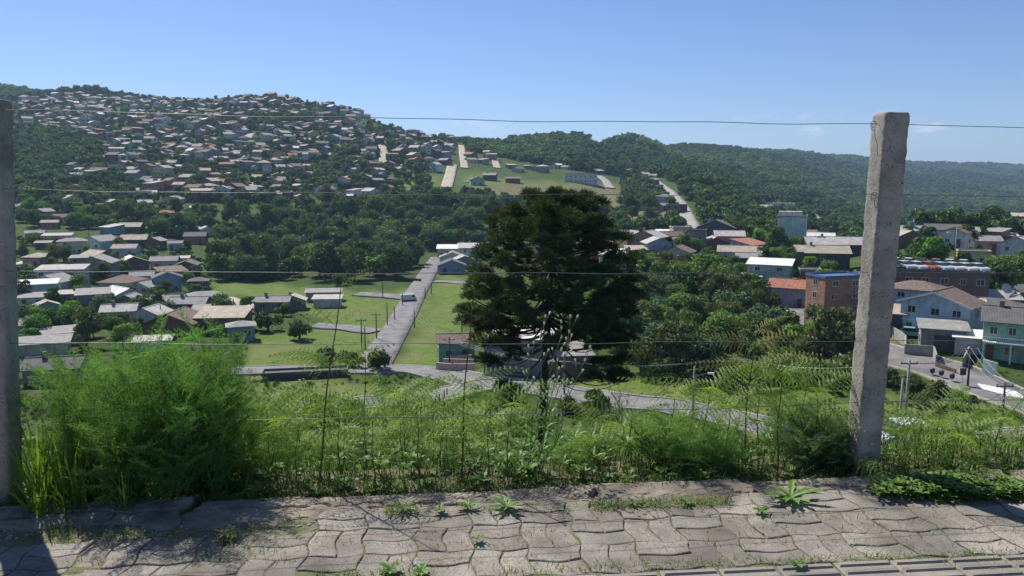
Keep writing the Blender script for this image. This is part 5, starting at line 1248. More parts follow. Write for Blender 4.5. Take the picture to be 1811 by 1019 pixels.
def cable(a, b, sag, label, rad=.028, n=3):
    for k in range(n):
        pts = []
        for i in range(15):
            t = i/14; p = a.lerp(b, t)+Vector(((k-1)*.8, 0, -.05)); p.z -= sag*4*t*(1-t); pts.append(p)
        tag(MB().tube(pts, rad, 4).build('power_line', M_cable), label + (', left strand', ', middle strand', ', right strand')[k], 'power line', 'power lines')
T = TOPS
cable(T[(998,706)], T[(1290,676)], .9, 'sagging grey cable between the poles before the tangled wood')
cable(T[(998,706)], T[(795,656)], .8, 'grey cable from the pole by the pine to the straight road')
cable(T[(1290,676)], T[(1599,764)], 1.1, 'grey cable from the tangled wood to the twin poles')
cable(T[(1711,686)], T[(1769,772)], .5, 'cable between the two dark poles at the right')
cable(T[(640,617)], T[(666,600)], .3, 'cable between field poles left of the straight road', .02)
cable(T[(795,656)], T[(733,580)], .6, 'cable following the straight road uphill', .02)
cable(T[(1711,686)], T[(1599,764)], .9, 'cable from the black sign pole to the twin poles')
cable(T[(1769,772)], T[(1769,772)]+Vector((30, 6, 6)), .8, 'cable leaving the right edge from the dark pole')

# ------------------------------------------------------------------ walls, fences, signs on the right
M_lawn = None
def wall(pixpts, h, t, m, label, name='wall', cat='wall', d=None):
    g = [GP(a, b, 55) for a, b in pixpts]; mb = MB()
    for a, b in zip(g[:-1], g[1:]):
        dv = (b-a); dv.z = 0; n_ = Vector((-dv.y, dv.x, 0)).normalized()*t/2; k = max(1, int(dv.length/1.5))
        for i in range(k):
            p, q = a.lerp(b, i/k), a.lerp(b, (i+1)/k); p.z = float(ground(p.x, p.y)); q.z = float(ground(q.x, q.y))
            lo = Vector((0, 0, -.6)); hi = Vector((0, 0, h))
            mb.add([p-n_+lo, q-n_+lo, q+n_+lo, p+n_+lo, p-n_+hi, q-n_+hi, q+n_+hi, p+n_+hi], [(0,3,2,1),(4,5,6,7),(0,1,5,4),(1,2,6,5),(2,3,7,6),(3,0,4,7)])
    return tag(mb.build(name, m), label, cat)
wall([(1572,592),(1600,612),(1600,628),(1650,632),(1655,648)], 1.6, .2, M_conc, 'grey concrete retaining wall stepping down beside the orange dirt track')
wall([(1655,650),(1690,662)], .7, .25, wall_mat('dark brick'), 'low dark stone wall along the small lawn by the right road')
wall([(1702,652),(1716,625)], 1.5, .15, M_conc, 'short grey wall between the lawn and the mint green house')
wall([(1737,660),(1762,668)], 1.9, .2, mat('wall_pale_green', (.42,.56,.50), .9, .2, 1, stain=.3), 'pale green gate wall in front of the mint green house')
wall([(1440,585),(1470,600)], 1.8, .2, wall_mat('block'), 'grey block wall at the foot of the orange tower block')
wall([(1492,588),(1520,580)], 2.6, .2, wall_mat('brick'), 'red brick garden wall right of the orange tower block')
wall([(745,499),(700,495),(640,500)], .9, .06, M_dmet, 'thin dark fence along the foot of the dark wood', 'fence', 'fence')
pk = mat('pink_wall', (.52,.38,.33), .9, .15, 2, stain=.25)
for i, (a, b, c) in enumerate([(772,655,840),(784,648,838),(796,641,834)]):
    wall([(a,b),(c,b+2-i)], 1.25, .25, pk, f'{["lowest","middle","highest"][i]} of three stepped pink terrace walls beside the green house')
house(808, 640, 5.8, 5, 3.2, 'gx', 4, 'teal', 'brown', 'small green house with brown roof above the stepped pink walls', rise=.9)
b_ = house(912, 664, 9.5, 5, 5.4, 'shed', -12, 'grey', 'white', 'large grey beige building with blank walls and white roof behind the pine trunk', win=False, wn=1)
house(1010, 668, 6, 6, 3.2, 'shed', 10, 'brown', 'grey', 'low brown building half hidden right of the pine trunk', win=False)
house(540, 670, 12, 2.5, .7, 'flat', 2, 'dark grey', 'dark grey', 'long low dark shelter beside the lower road on the left', win=False)
def sign(px, py, label):
    g = GP(px, py, 50); o = empty('road_sign', g, 0, label, 'sign')
    MB().tube([(0, 0, -.3), (0, 0, 2.3)], .035, 6).build('signpost', M_pole, o); MB().box(-.38, .38, -.05, .0, 1.5, 2.4).build('sign_board', M_dmet, o)
sign(1701, 684, 'small black sign seen from behind on the verge of the right road')
for (a, b, l) in [(1664,672,'dark rounded litter bin left of the black sign'),(1648,668,'small dark litter bin, leftmost on the verge of the right road'),(1683,678,'short dark bollard just left of the black sign')]:
    g = GP(a, b, 50); o = empty('litter_bin', g, 0, l, 'bin'); MB().tube([(0,0,0),(0,0,.7)], .04, 6).build('post', M_dmet, o); MB().tube([(0,0,.6),(0,0,.75),(0,0,1.2),(0,0,1.3)], [.2,.3,.32,.2], 10).build('basket', M_dmet, o)

# ------------------------------------------------------------------ vehicles
M_tyre = mat('tyre', (.02,.02,.02), .9, .1, 5); M_chrome = mat('wheel_rim', (.5,.5,.5), .4, .1, 5, metal=.6); M_light = mat('headlight', (.8,.8,.78), .1, .05, 5)
def car(loc, rz, col, label, van=False, grp='cars parked behind the dark brick building', name='parked_car'):
    key = 'car_paint_%d_%d_%d' % tuple(int(c*100) for c in col); m = mat(key, col, .28, .06, 1, spec=.6)
    L, W, H = (4.2, 1.7, 1.45) if not van else (6.5, 2.2, 2.7)
    o = empty(name, loc, rz, label, 'car' if not van else 'van', grp)
    if not van:
        pr = [(-2.1,.32),(-2.1,.72),(-1.95,.88),(-1.2,.95),(1.0,.95),(1.9,.82),(2.1,.66),(2.1,.32)]; cb = [(-1.75,.93),(-1.15,1.40),(-.2,1.46),(.45,1.40),(1.15,.95)]
    else:
        pr = [(-3.2,.4),(-3.2,2.6),(-3.05,2.7),(2.3,2.7),(2.9,1.6),(3.25,1.3),(3.25,.4)]; cb = [(1.2,1.55),(1.4,2.35),(2.35,2.40),(2.85,1.62)]
    def loft(p, ws, m_):
        mb = MB(); n = len(p); vs = []
        cx0 = sum(a for a, _ in p)/n; cz = sum(b for _, b in p)/n
        for yy, s in ws: vs += [(cx0+(a-cx0)*s, yy, cz+(b-cz)*s) for a, b in p]
        fs = [(l*n+i, l*n+(i+1) % n, (l+1)*n+(i+1) % n, (l+1)*n+i) for l in range(len(ws)-1) for i in range(n)]+[tuple(range(n)), tuple((len(ws)-1)*n+i for i in reversed(range(n)))]
        return mb.add(vs, fs)
    w = W/2; loft(pr, [(-w, .93), (-w+.08, 1), (w-.08, 1), (w, .93)], m).build('body', m, o)
    ca = loft(cb, [(-w+.14, .90), (-w+.22, 1.0), (w-.22, 1.0), (w-.14, .90)] if not van else [(-w-.01, .97), (w+.01, .97)], m)
    g_ = ca.build('windows', M_glass, o)
    if not van: MB().slab([(-1.12,-w+.24,1.40),(.42,-w+.24,1.40),(.42,w-.24,1.40),(-1.12,w-.24,1.40)], .09).build('roof', m, o)
    ax = 1.3 if not van else 2.0
    for sx_ in (-ax, ax):
        for sy in (-1, 1):
            t_ = MB().tube([(sx_, sy*(w-.2), .31), (sx_, sy*(w+.01), .31)], .31, 14).build('wheel', M_tyre, o)
            MB().tube([(sx_, sy*(w), .31), (sx_, sy*(w+.025), .31)], .18, 10).build('rim', M_chrome, t_)
    for sy in (-1, 1): MB().box(pr[-1][0]-.12, pr[-1][0]+.01, sy*(w-.32)-.16, sy*(w-.32)+.16, .60, .74).build('headlight', M_light, o)
    return o
bb = [o for o in bpy.data.objects if o.get('label', '').startswith('long unfinished dark brick')][0]
Mx = Matrix.Translation(bb.location) @ bb.rotation_euler.to_matrix().to_4x4()
CC = [(.04,.045,.05),(.55,.57,.60),(.62,.62,.62),(.50,.13,.04),(.45,.62,.70),(.66,.66,.66),(.70,.70,.70),(.60,.61,.63)]
CN = ['black','silver','off white','orange','pale blue','white','bright white','light grey']
for i in range(8):
    p = Mx @ Vector((-6.6+i*1.95, 2.3+.25*(i % 2), 6.17)); car(p, bb.rotation_euler.z+math.radians(-62), CC[i], f'{CN[i]} car in the front row above the dark brick building, {ORD[i]} from the left')
for i in range(6):
    c = CC[(i*3+2) % 8]; p = Mx @ Vector((-5.8+i*2.3, 8.6, 6.17)); car(p, bb.rotation_euler.z+math.radians(-110), c, f'{CN[(i*3+2)%8]} car in the rear row above the dark brick building, {ORD[i]} from the left')
g = GP(1612, 812, 40); car(g+Vector((0, 0, .2)), math.radians(8), (.55,.57,.58), 'silver car on the grey avenue just right of the right post, behind ferns', grp=None, name='car')
g = GP(722, 533, 100); car(g+Vector((0, 0, .15)), math.radians(20), (.68,.68,.66), 'small white van parked by the straight road at the side street', van=True, grp=None, name='van').scale = (.62, .62, .62)
g = GP(1612, 596, 80); car(g+Vector((0, 0, .0)), math.radians(-30), (.25,.50,.45), 'teal car in the yard beside the sky blue house', grp=None)
for i, (a, b) in enumerate([(1418,374),(1426,376),(1436,380)]):
    g = GP(a, b, 400); car(g+Vector((0, 0, .5)), math.radians(10*i), (.68,.68,.66), f'far white truck beside the forest factory, {ORD[i]} from the left', van=True, grp='far trucks', name='truck')

# ------------------------------------------------------------------ foreground plants
M_frond = mat('bracken_green', (.19,.30,.065), .5, 0, 9, col2=(.27,.37,.10), spec=.35, trans=.5, objvar=.18)
M_young = mat('bracken_olive', (.20,.22,.055), .6, 0, 12, col2=(.29,.26,.08), spec=.3, trans=.3, objvar=.12)
M_fstem = mat('bracken_stalk', (.075,.065,.025), .6, .4, 20, col2=(.13,.14,.04))
M_fenn = mat('fennel_threads', (.085,.21,.06), .6, 0, 6, col2=(.20,.36,.11), spec=.3, trans=.45, objvar=.22)
M_fennd = mat('fennel_threads_dull', (.085,.16,.065), .6, 0, 6, col2=(.14,.22,.095), spec=.3, trans=.3, objvar=.2)
M_fennl = mat('fennel_threads_light', (.13,.27,.07), .6, 0, 6, col2=(.25,.40,.13), spec=.3, trans=.45, objvar=.2)
M_gst = mat('green_stalk', (.09,.15,.04), .55, .3, 15)
M_blade = mat('grass_blade', (.085,.18,.03), .45, 0, 8, col2=(.16,.26,.055), spec=.45, trans=.45, objvar=.2)
M_leaf = mat('weed_leaf', (.085,.18,.03), .55, 0, 14, col2=(.14,.25,.045), spec=.4, trans=.3, objvar=.15)
M_bank = mat('bank_blade', (.045,.10,.02), .6, 0, 8, col2=(.10,.17,.04), spec=.3, trans=.3)
M_straw = mat('dry_straw', (.34,.28,.15), .8, .35, 20, trans=.2)
M_bud = mat('white_bud', (.62,.60,.50), .7, .2, 30)
def frond_mesh(seed, npin=12, maxp=.40, nl=8, plen=.036, pw=.036, droop=.55, m=None, curl=0.0, sparse=0.0):
    r = random.Random(seed); V = []; Fs = []; rach = []
    def quad(a, b, c, d):
        n = len(V); V.extend([a, b, c, d]); Fs.append((n, n+1, n+2, n+3))
    def rp(t): return Vector((t*.97, .03*math.sin(t*4+seed), .30*t-droop*t*t))
    for i in range(15):
        a, b = rp(i/15), rp((i+1)/15); w = .006*(1-i/17); quad(a+Vector((0, -w, 0)), b+Vector((0, -w*.95, 0)), b+Vector((0, w*.95, 0)), a+Vector((0, w, 0)))
        quad(a+Vector((0, 0, -w)), b+Vector((0, 0, -w)), b+Vector((0, 0, w)), a+Vector((0, 0, w)))
    for i in range(npin):
        t = .10+.87*(i/(npin-1))**.92; p = rp(t); tan = (rp(min(1, t+.02))-rp(t-.02)).normalized()
        pl = maxp*(1-((t-.1)/.92)**1.15)*(.55+.45*min(1, (t)/.22))+.015
        for s in (-1, 1):
            if r.random() < sparse: continue
            dirv = (tan*(.42+r.uniform(-.08, .08))+Vector((0, s, 0))).normalized(); dz = r.uniform(-.55, .15)
            k = max(3, int(nl*pl/maxp)+1); pts = []
            for j in range(k+1):
                q = j/k; e = p+dirv*pl*q+Vector((0, 0, dz*pl*q*q - .30*pl*q*q)) - tan*(.10*pl*q*q)
                if curl: e += Vector((-.25*q*q*pl*curl, 0, curl*.4*pl*q*q))
                pts.append(e)
            up = Vector((0, 0, 1))
            for j in range(k):
                a, b = pts[j], pts[j+1]; td = (b-a).normalized(); sd = td.cross(up).normalized(); w = .0022
                quad(a-sd*w, b-sd*w*.8, b+sd*w*.8, a+sd*w)
                fl = plen*(1-.72*(j/k))*(pl/maxp*.5+.5)
                for s2 in (-1, 1):
                    o = a+td*(b-a).length*.3*(s2 > 0); lv = (sd*s2+td*.45+Vector((0, 0, r.uniform(-.35, .2)))).normalized()
                    quad(o-td*pw*.5, o+lv*fl*.55-td*pw*.42, o+lv*fl, o+lv*fl*.5+td*pw*.5)
    return mesh_np('frond', np.array([tuple(v) for v in V]), np.array(Fs), m)
FR_L = [frond_mesh(i, droop=.42+.16*(i % 3), m=M_frond) for i in range(4)]
FR_D = [frond_mesh(40+i, npin=14, maxp=.33, nl=8, plen=.034, pw=.032, droop=.95+.12*i, m=M_frond) for i in range(3)]
FR_Y = [frond_mesh(20+i, npin=12, maxp=.17, nl=6, plen=.030, pw=.014, droop=.30+.12*i, m=M_young, curl=1.0, sparse=.2) for i in range(3)]
FR_O = [frond_mesh(30+i, npin=15, maxp=.25, nl=7, plen=.026, pw=.026, droop=.42+.1*i, m=M_young, curl=.3) for i in range(2)]
rf = random.Random(77)
def DOFF(px): return .34*max(0, min(1, (760-px)/560))
def at_px(px, d, dz=0.0):
    d -= DOFF(px)
    x = (px-W0/2)/F/(.955)*d; return Vector((x, d, float(ground(x, d))+dz))
def fern(px, d, pxt, pyt, nodes, label, grp='bracken ferns', rad=.0045):
    """nodes: list of (py, [(kind, azimuth deg, length, tilt deg)])"""
    b = at_px(px, d); d = b.y; tp = Vector(P(pxt, pyt, d)); o = empty('fern', b, 0, label, 'fern', grp)
    H = tp-b; pts = [Vector((0, 0, -.05))]+[Vector((H.x*t**1.2+.006*math.sin(t*9), .008*math.sin(t*5), H.z*t)) for t in np.linspace(0.02, 1, 14)]
    MB().tube(pts, [rad*(1.25-.8*i/14) for i in range(15)], 6).build('stem', M_fstem, o, True)
    for py, fr in nodes:
        z = float(P(px, py, d)[2])-b.z; t = max(0.02, min(1, z/H.z)); p = Vector((H.x*t**1.2, 0, z))
        for kind, az, ln, tilt in fr:
            me = {'D': FR_D, 'L': FR_L, 'Y': FR_Y, 'O': FR_O}[kind]; me = me[rf.randrange(len(me))]
            ar = math.radians(az+rf.uniform(-8, 8))
            ln *= .86
            link('frond', me, o, p, (math.cos(ar)*rf.uniform(.5, .95), -math.radians(tilt), ar), (ln, ln*rf.uniform(.85, 1.1), ln))
    return o
fern(560, 3.98, 603, 505, [(650,[('D',182,.37,38),('D',-4,.36,40),('D',215,.30,35),('D',-40,.30,35),('D',150,.25,30)]),(574,[('Y',170,.34,30),('Y',0,.30,32)]),(508,[('Y',175,.13,25),('Y',5,.24,38)])], 'tallest fern on a dark stalk left of centre, curled tips on top', rad=.0055)
fern(814, 4.02, 834, 535, [(688,[('Y',170,.26,38),('D',5,.36,48)]),(606,[('Y',172,.22,35),('Y',0,.28,24)]),(548,[('Y',175,.10,40),('Y',0,.14,25)])], 'tall thin fern stalk forking twice, just left of the big pine', rad=.0055)
fern(646, 4.25, 645, 628, [(640,[('Y',165,.14,45),('Y',15,.16,40)]),(740,[('L',180,.25,20),('L',0,.25,20)])], 'thin fern with two curled forks right of the tallest one')
fern(718, 4.4, 716, 690, [(705,[('Y',165,.16,35),('Y',10,.16,35)]),(770,[('L',190,.28,25),('L',-10,.28,25)])], 'short forked fern midway between the two tall stalks')
fern(1312, 4.25, 1336, 575, [(586,[('O',170,.30,30),('O',0,.26,28),('O',-60,.2,10)]),(614,[('O',178,.40,18),('O',-6,.44,18),('O',30,.3,10)]),(650,[('O',185,.44,12),('O',-4,.48,16),('L',-30,.3,0)]),(700,[('L',180,.40,12),('L',0,.42,12)])], 'large yellowish fern with tiers of fronds left of the right post', rad=.006)
fern(1340, 4.4, 1342, 652, [(662,[('D',180,.38,34),('D',0,.46,34),('D',-40,.34,30)]),(715,[('L',195,.34,10),('L',15,.34,10)])], 'green fern behind the large yellowish one')
fern(1374, 4.15, 1380, 660, [(664,[('D',175,.34,36),('D',-5,.48,36),('D',-35,.36,30)]),(700,[('L',190,.3,14),('L',5,.36,14)])], 'green fern with broad fronds reaching to the right post')
fern(1400, 4.5, 1430, 655, [(672,[('L',180,.30,20),('L',-10,.34,20)]),(720,[('L',200,.3,14),('L',10,.3,14)])], 'green fern nearest the right post on its left side')
fern(1114, 4.2, 1116, 722, [(725,[('Y',160,.14,60),('Y',20,.14,60)]),(782,[('L',175,.20,30),('L',5,.20,30)])], 'small upright fern standing alone right of the leafless tree')
fern(1653, 4.3, 1664, 700, [(718,[('D',176,.28,34),('D',0,.38,36),('D',-30,.26,25)]),(765,[('L',185,.22,14),('L',-5,.26,14)])], 'light green fern just right of the right post')
fern(1690, 4.35, 1700, 745, [(748,[('D',180,.30,34),('D',-5,.36,36)]),(790,[('L',190,.22,14),('L',15,.26,14)])], 'lower light green fern second right of the right post')
fern(1735, 4.5, 1730, 770, [(775,[('L',180,.28,20),('L',0,.34,22)])], 'low fern third right of the right post')
fern(1800, 4.3, 1812, 748, [(752,[('D',180,.34,36),('D',0,.34,34)]),(790,[('L',190,.3,10),('L',0,.3,10)])], 'fern at the right edge hanging over the avenue')
fern(1600, 4.5, 1612, 765, [(770,[('L',180,.26,18),('L',0,.26,20)])], 'small fern at the right foot of the right post')
fern(1530, 4.0, 1512, 808, [(812,[('L',-38,.42,-4),('L',-70,.3,0)])], 'fern frond drooping over the kerb at the foot of the right post')
# green understorey ferns
for i in range(32):
    px = [rf.uniform(430, 930), rf.uniform(430, 930), rf.uniform(930, 1130), rf.uniform(1560, 1850)][i % 4] 
    d = rf.uniform(4.15, 5.3); pyt = rf.uniform(715, 800) if px < 1000 else rf.uniform(760, 810)
    if abs(px-957) < 30: px += 60
    n = rf.randint(3, 5); a0 = rf.uniform(0, 360)
    fern(px, d, px+rf.uniform(-12, 12), pyt, [(pyt+6, [('L', a0+360*k/n, rf.uniform(.34, .50), rf.uniform(15, 42)) for k in range(n)]), (pyt+48, [('L', a0+50+360*k/3, rf.uniform(.2, .3), rf.uniform(5, 25)) for k in range(3)])],
         f'low green fern in the bank behind the kerb, {ORD[i % 35]} of the ' + ('first' if i < 35 else 'last') + ' filler ferns', 'low ferns behind the kerb', .003)

for i, (px, d, pyt) in enumerate([(600,4.05,720),(662,3.98,735),(712,4.1,700),(742,3.95,742),(775,4.15,722),(862,4.05,700),(895,3.98,715),(520,4.1,742),(480,4.2,722),(1180,4.15,700),(1240,4.2,690),(1450,4.15,690),(1285,4.1,720),(1095,4.15,752),(1620,4.2,745),(1760,4.25,742),(1690,4.15,772)]):
    pz = pyt+5
    fern(px, d, px+rf.uniform(-10, 14), pyt, [(pz, [('D', 185+rf.uniform(-20, 20), rf.uniform(.34, .46), 42), ('D', rf.uniform(-20, 20), rf.uniform(.34, .46), 42), ('D', 250+rf.uniform(-25, 25), .36, 35)]), (pz+40, [('L', 200, .36, 22), ('L', -15, .36, 22), ('D', 290, .3, 30)])],
         f'bright arching fern standing just behind the kerb, {ORD[i]} of the taller ones', 'taller arching ferns', .004)
# fennel
def spray(seed, L=.30):
    r = np.random.default_rng(seed); T_ = []
    def tri(a, b, w):
        d = b-a; s = np.cross(d, r.normal(size=3)); s = s/(np.linalg.norm(s)+1e-9)*w; T_.append((a-s, a+s, b))
    rp = lambda t: np.array([L*t, .02*np.sin(5*t+seed), L*(.25*t-.30*t*t)])
    for i in range(6): tri(rp(i/6), rp((i+1)/6+.02), .0020)
    for i in range(11):
        t = .10+.88*i/10; p = rp(t); sl = L*.31*(1-t*.72)
        for s in (-1, 1):
            dv = np.array([.75, s*.85, r.uniform(-.3, .5)]); dv /= np.linalg.norm(dv); e = p+dv*sl; tri(p, e, .0015)
            for j in range(5):
                q = p+dv*sl*(.2+.8*j/4); fl = sl*.36*(1.1-j*.15)
                for s2 in (-1, 1):
                    v = dv*.7+np.array([-.4*s2*s, .8*s2, 0])*.9+np.array([0, 0, r.uniform(-.5, .5)]); v /= np.linalg.norm(v); m_ = q+v*fl; tri(q, m_, .0018)
                    for s3 in (-1, 1):
                        v2 = v+r.normal(0, .45, 3); v2 /= np.linalg.norm(v2); tri(q+v*fl*.45, q+v*fl*.45+v2*fl*.75, .0017)
    return np.array(T_).reshape(-1, 3)
SPR = [spray(i) for i in range(5)]
def rotm(az, tilt, roll):
    return np.array((Matrix.Rotation(az, 3, 'Z') @ Matrix.Rotation(-tilt, 3, 'Y') @ Matrix.Rotation(roll, 3, 'X')))
def fennel_proto(seed, H=.9, ns=11, spread=.24, m=None, per=8):
    r = random.Random(seed); st = MB(); V = []
    for k in range(ns):
        a = r.uniform(0, 6.28); R = spread*r.uniform(.15, 1); h = H*r.uniform(.6, 1.0); x0, y0 = .05*math.cos(a), .05*math.sin(a); pts = []
        f_ = lambda t: Vector((x0+R*math.cos(a)*t**1.4, y0+R*math.sin(a)*t**1.4, h*t))
        st.tube([f_(t) for t in np.linspace(0, .93, 8)], [.0042*(1.1-.8*t) for t in np.linspace(0, 1, 8)], 5)
        for j in range(per):
            t = .18+.82*(j+r.random()*.5)/per; p = np.array(f_(t)); M = rotm(r.uniform(0, 6.28), math.radians(r.uniform(20, 72)), r.uniform(-.6, .6)); s = r.uniform(.75, 1.25)*(1.0-.15*t)
            V.append(SPR[r.randrange(5)]*s@M.T + p)
    V = np.vstack(V)
    return mesh_np('foliage', V, np.arange(len(V)).reshape(-1, 3), m or M_fenn), st.mesh('stem', M_gst, True)
FEN = [fennel_proto(1), fennel_proto(2), fennel_proto(3, spread=.30), fennel_proto(4, H=.6, ns=9, spread=.2, m=M_fennd), fennel_proto(5, H=.6, ns=10, spread=.22, m=M_fennl)]
def fennel(px, d, pytop, k, label, wid=1.0, grp='fennel plants'):
    b = at_px(px, d); d = b.y; h = float(P(px, pytop, d)[2])-b.z; base = .9 if k < 3 else .6
    o = empty('fennel_plant', b, rf.uniform(0, 6.28), label, 'fennel', grp); s = h/base/.97; o.scale = (wid*max(s, .75), wid*max(s, .75), s)
    link('foliage', FEN[k][0], o); link('stem', FEN[k][1], o); return o
for i, (px, d, py, k, w, l) in enumerate([(150,4.1,668,0,.8,'feathery fennel at the left side of the big clump, behind the grass blades'),(205,3.98,640,1,.9,'tall feathery fennel, left middle of the big clump'),
      (300,3.95,632,0,1,'dense feathery fennel in the middle of the big clump'),(345,4.1,618,1,1,'tallest feathery fennel of the big clump'),(385,4.0,660,2,.7,'bright feathery fennel at the right side of the big clump'),(330,4.5,612,0,1,'fennel at the back of the big clump'),
      (235,4.5,628,1,1,'fennel at the back left of the big clump'),(455,4.4,730,2,.7,'thin fennel between the big clump and the tallest fern'),(500,4.6,745,1,.6,'thin low fennel left of the tallest fern'),
      (1015,4.25,790,4,.9,'soft low fennel right of the pine trunk'),(1060,4.4,782,3,.9,'dull green low fennel below the leafless tree'),(1165,4.15,752,4,1.0,'rounded bright fennel bush, left one in the middle right clump'),(1215,4.3,742,2,.7,'taller fennel at the centre of the middle right clump'),
      (1262,4.15,765,4,.9,'bright fennel, right one in the middle right clump'),(1420,4.2,742,3,1.1,'dull blue green fennel left of the right post'),(1465,4.25,735,3,1.1,'dull fennel touching the right post'),(1400,4.5,735,4,1.1,'brighter fennel behind the dull ones by the right post'),
      (1495,4.05,800,3,.7,'small dull fennel at the foot of the right post'),(175,4.35,655,2,.9,'fennel in the left rear of the big clump'),]):
    fennel(px, d, py, k, l, w)
fennel(415, 4.15, 745, 4, 'low fennel spreading at the right foot of the big clump', .9)

# blades
def blades(n, fn, seed):
    """fn(r) -> x, y, z, height, width, lean ; returns verts, faces (curved ribbons)"""
    r = np.random.default_rng(seed); V = []; Fq = []; o = 0
    for _ in range(n):
        x, y, z, h, w, ln = fn(r); a = r.uniform(0, 6.28); dx, dy = math.cos(a), math.sin(a); sx_, sy_ = -dy*w/2, dx*w/2; k = 6
        for i in range(k+1):
            t = i/k; wt = (1-t**2.2)*(0.55+.45*min(1, t*4)); px_ = x+dx*ln*t*t; py_ = y+dy*ln*t*t; pz = z+h*(t-.35*(ln/h)*t**3 if h > 0 else t)
            V.append((px_-sx_*wt, py_-sy_*wt, pz)); V.append((px_+sx_*wt, py_+sy_*wt, pz+w*.15))
        for i in range(k): Fq.append((o+2*i, o+2*i+1, o+2*i+3, o+2*i+2))
        o += 2*(k+1)
    return np.array(V), np.array(Fq)
GB = [mesh_np('blades', *blades(26, lambda r: (r.normal(0, .03), r.normal(0, .03), 0, r.uniform(.45, .95), r.uniform(.012, .028), r.uniform(.1, .42)), 50+i), M_blade) for i in range(3)]
GT = [mesh_np('blades', *blades(40, lambda r: (r.normal(0, .03), r.normal(0, .03), 0, r.uniform(.5, 1.0), r.uniform(.006, .012), r.uniform(.15, .5)), 60+i), M_blade) for i in range(3)]
def clump(px, d, pytop, me, label, grp, w=1.0):
    b = at_px(px, d); d = b.y; h = float(P(px, pytop, d)[2])-b.z; o = link('grass_clump', me, None, b, (0, 0, rf.uniform(0, 6.28)), (w*h, w*h, h)); tag(o, label, 'grass clump', grp); return o
for i, (px, d, py) in enumerate([(62,3.85,700),(85,4.0,665),(115,3.9,690),(150,4.0,640),(100,4.3,650),(60,4.2,720),(185,3.95,720),(130,3.85,760),(350,4.4,600),(390,4.5,605),(75,3.8,780),(215,3.85,780)]):
    clump(px, d, py, GB[i % 3], f'broad leaved grass clump in the left corner thicket, {ORD[i]} counted from the left post', 'broad grass clumps on the left', 1.0)
for i, (px, d, py) in enumerate([(1285,4.05,790),(1305,4.1,778),(1330,4.05,782),(1355,4.1,780),(1378,4.05,790),(1245,4.0,815),(1225,3.95,825),(1400,4.05,800),(905,4.05,800),(880,4.1,810),(935,4.1,820),(700,4.1,830),(600,4.05,835),(480,4.05,830),(1720,4.2,770),(1700,4.1,780)]):
    clump(px, d, py, GT[i % 3], f'fine bladed grass clump along the back of the kerb, {ORD[i]} of its group', 'fine grass clumps along the kerb', 1.0)
# leafy docks
def rosette(n, L, w, seed, up=.5):
    r = random.Random(seed); mb = MB()
    for k in range(n):
        a = 6.283*k/n+r.uniform(-.3, .3); l = L*r.uniform(.6, 1.1); ca, sa = math.cos(a), math.sin(a); vs = []; m_ = 7; u = up*r.uniform(.5, 1.3)
        for i in range(m_+1):
            t = i/m_; ww = w*math.sin(math.pi*min(1, t*.93+.05))**.8*(1+.25*((i % 2)*2-1)*(0 < i < m_)); x = l*t; z = l*(u*t-.55*u*t*t)+.004
            for s in (-1, 0, 1): vs.append((ca*x-sa*s*ww, sa*x+ca*s*ww, z+abs(s)*ww*.35))
        mb.add(vs, [(3*i+j, 3*i+j+1, 3*i+j+4, 3*i+j+3) for i in range(m_) for j in range(2)])
    return mb
def g0(px, py):  # point on the pavement plane
    q = ray(px, py); t = -1.59/q[2]; return Vector(CAM+q*t)
WD = [(895,899,.10,11,.012,'bright green dandelion rosette in the kerb joint near the middle'),(1398,882,.17,13,.016,'large spiny thistle rosette with pale leaves on the kerb joint'),(1345,906,.05,8,.010,'small weed rosette on the pavers below the big thistle'),
      (712,902,.09,14,.006,'spiky weed in the cracked kerb, left of the pine shadow'),(778,904,.06,10,.007,'tiny spiky weed between the two kerb cracks'),(828,898,.07,12,.007,'small pointed weed left of the dandelion rosette'),(402,948,.07,16,.005,'dry tuft growing from the gravel'),
      (845,955,.04,8,.007,'small herb in a paver joint below the dandelion'),(1120,892,.05,10,.006,'low weed in the grassy joint, left part'),(1215,890,.06,10,.006,'low weed in the grassy joint, right part'),(1410,1002,.05,8,.008,'little weed beside the ribbed tiles'),(690,1010,.06,10,.010,'weed at the bottom edge of the picture'),
      (745,1012,.05,9,.010,'smaller weed at the bottom edge of the picture')]
for i, (px, py, L, n, w, l) in enumerate(WD):
    o = rosette(n, L, w, i, .55).build('weed', M_leaf if i != 6 else M_straw); o.location = g0(px, py); tag(o, l, 'weed', 'weeds on the pavement')
for i, (px, d, py) in enumerate([(745,4.1,838),(775,4.15,842),(690,4.2,845),(905,4.0,830),(925,4.1,835),(500,4.2,850),(440,4.2,848)]):
    b = at_px(px, d); d = b.y; h = float(P(px, py, d)[2])-b.z; o = rosette(9, .13, .02, 30+i, 1.6).build('weed', M_leaf); o.location = (b.x, b.y, b.z+max(0, h-.12)); tag(o, f'leafy dock standing in the bank just behind the kerb, {ORD[i]} of seven', 'weed', 'leafy docks behind the kerb')
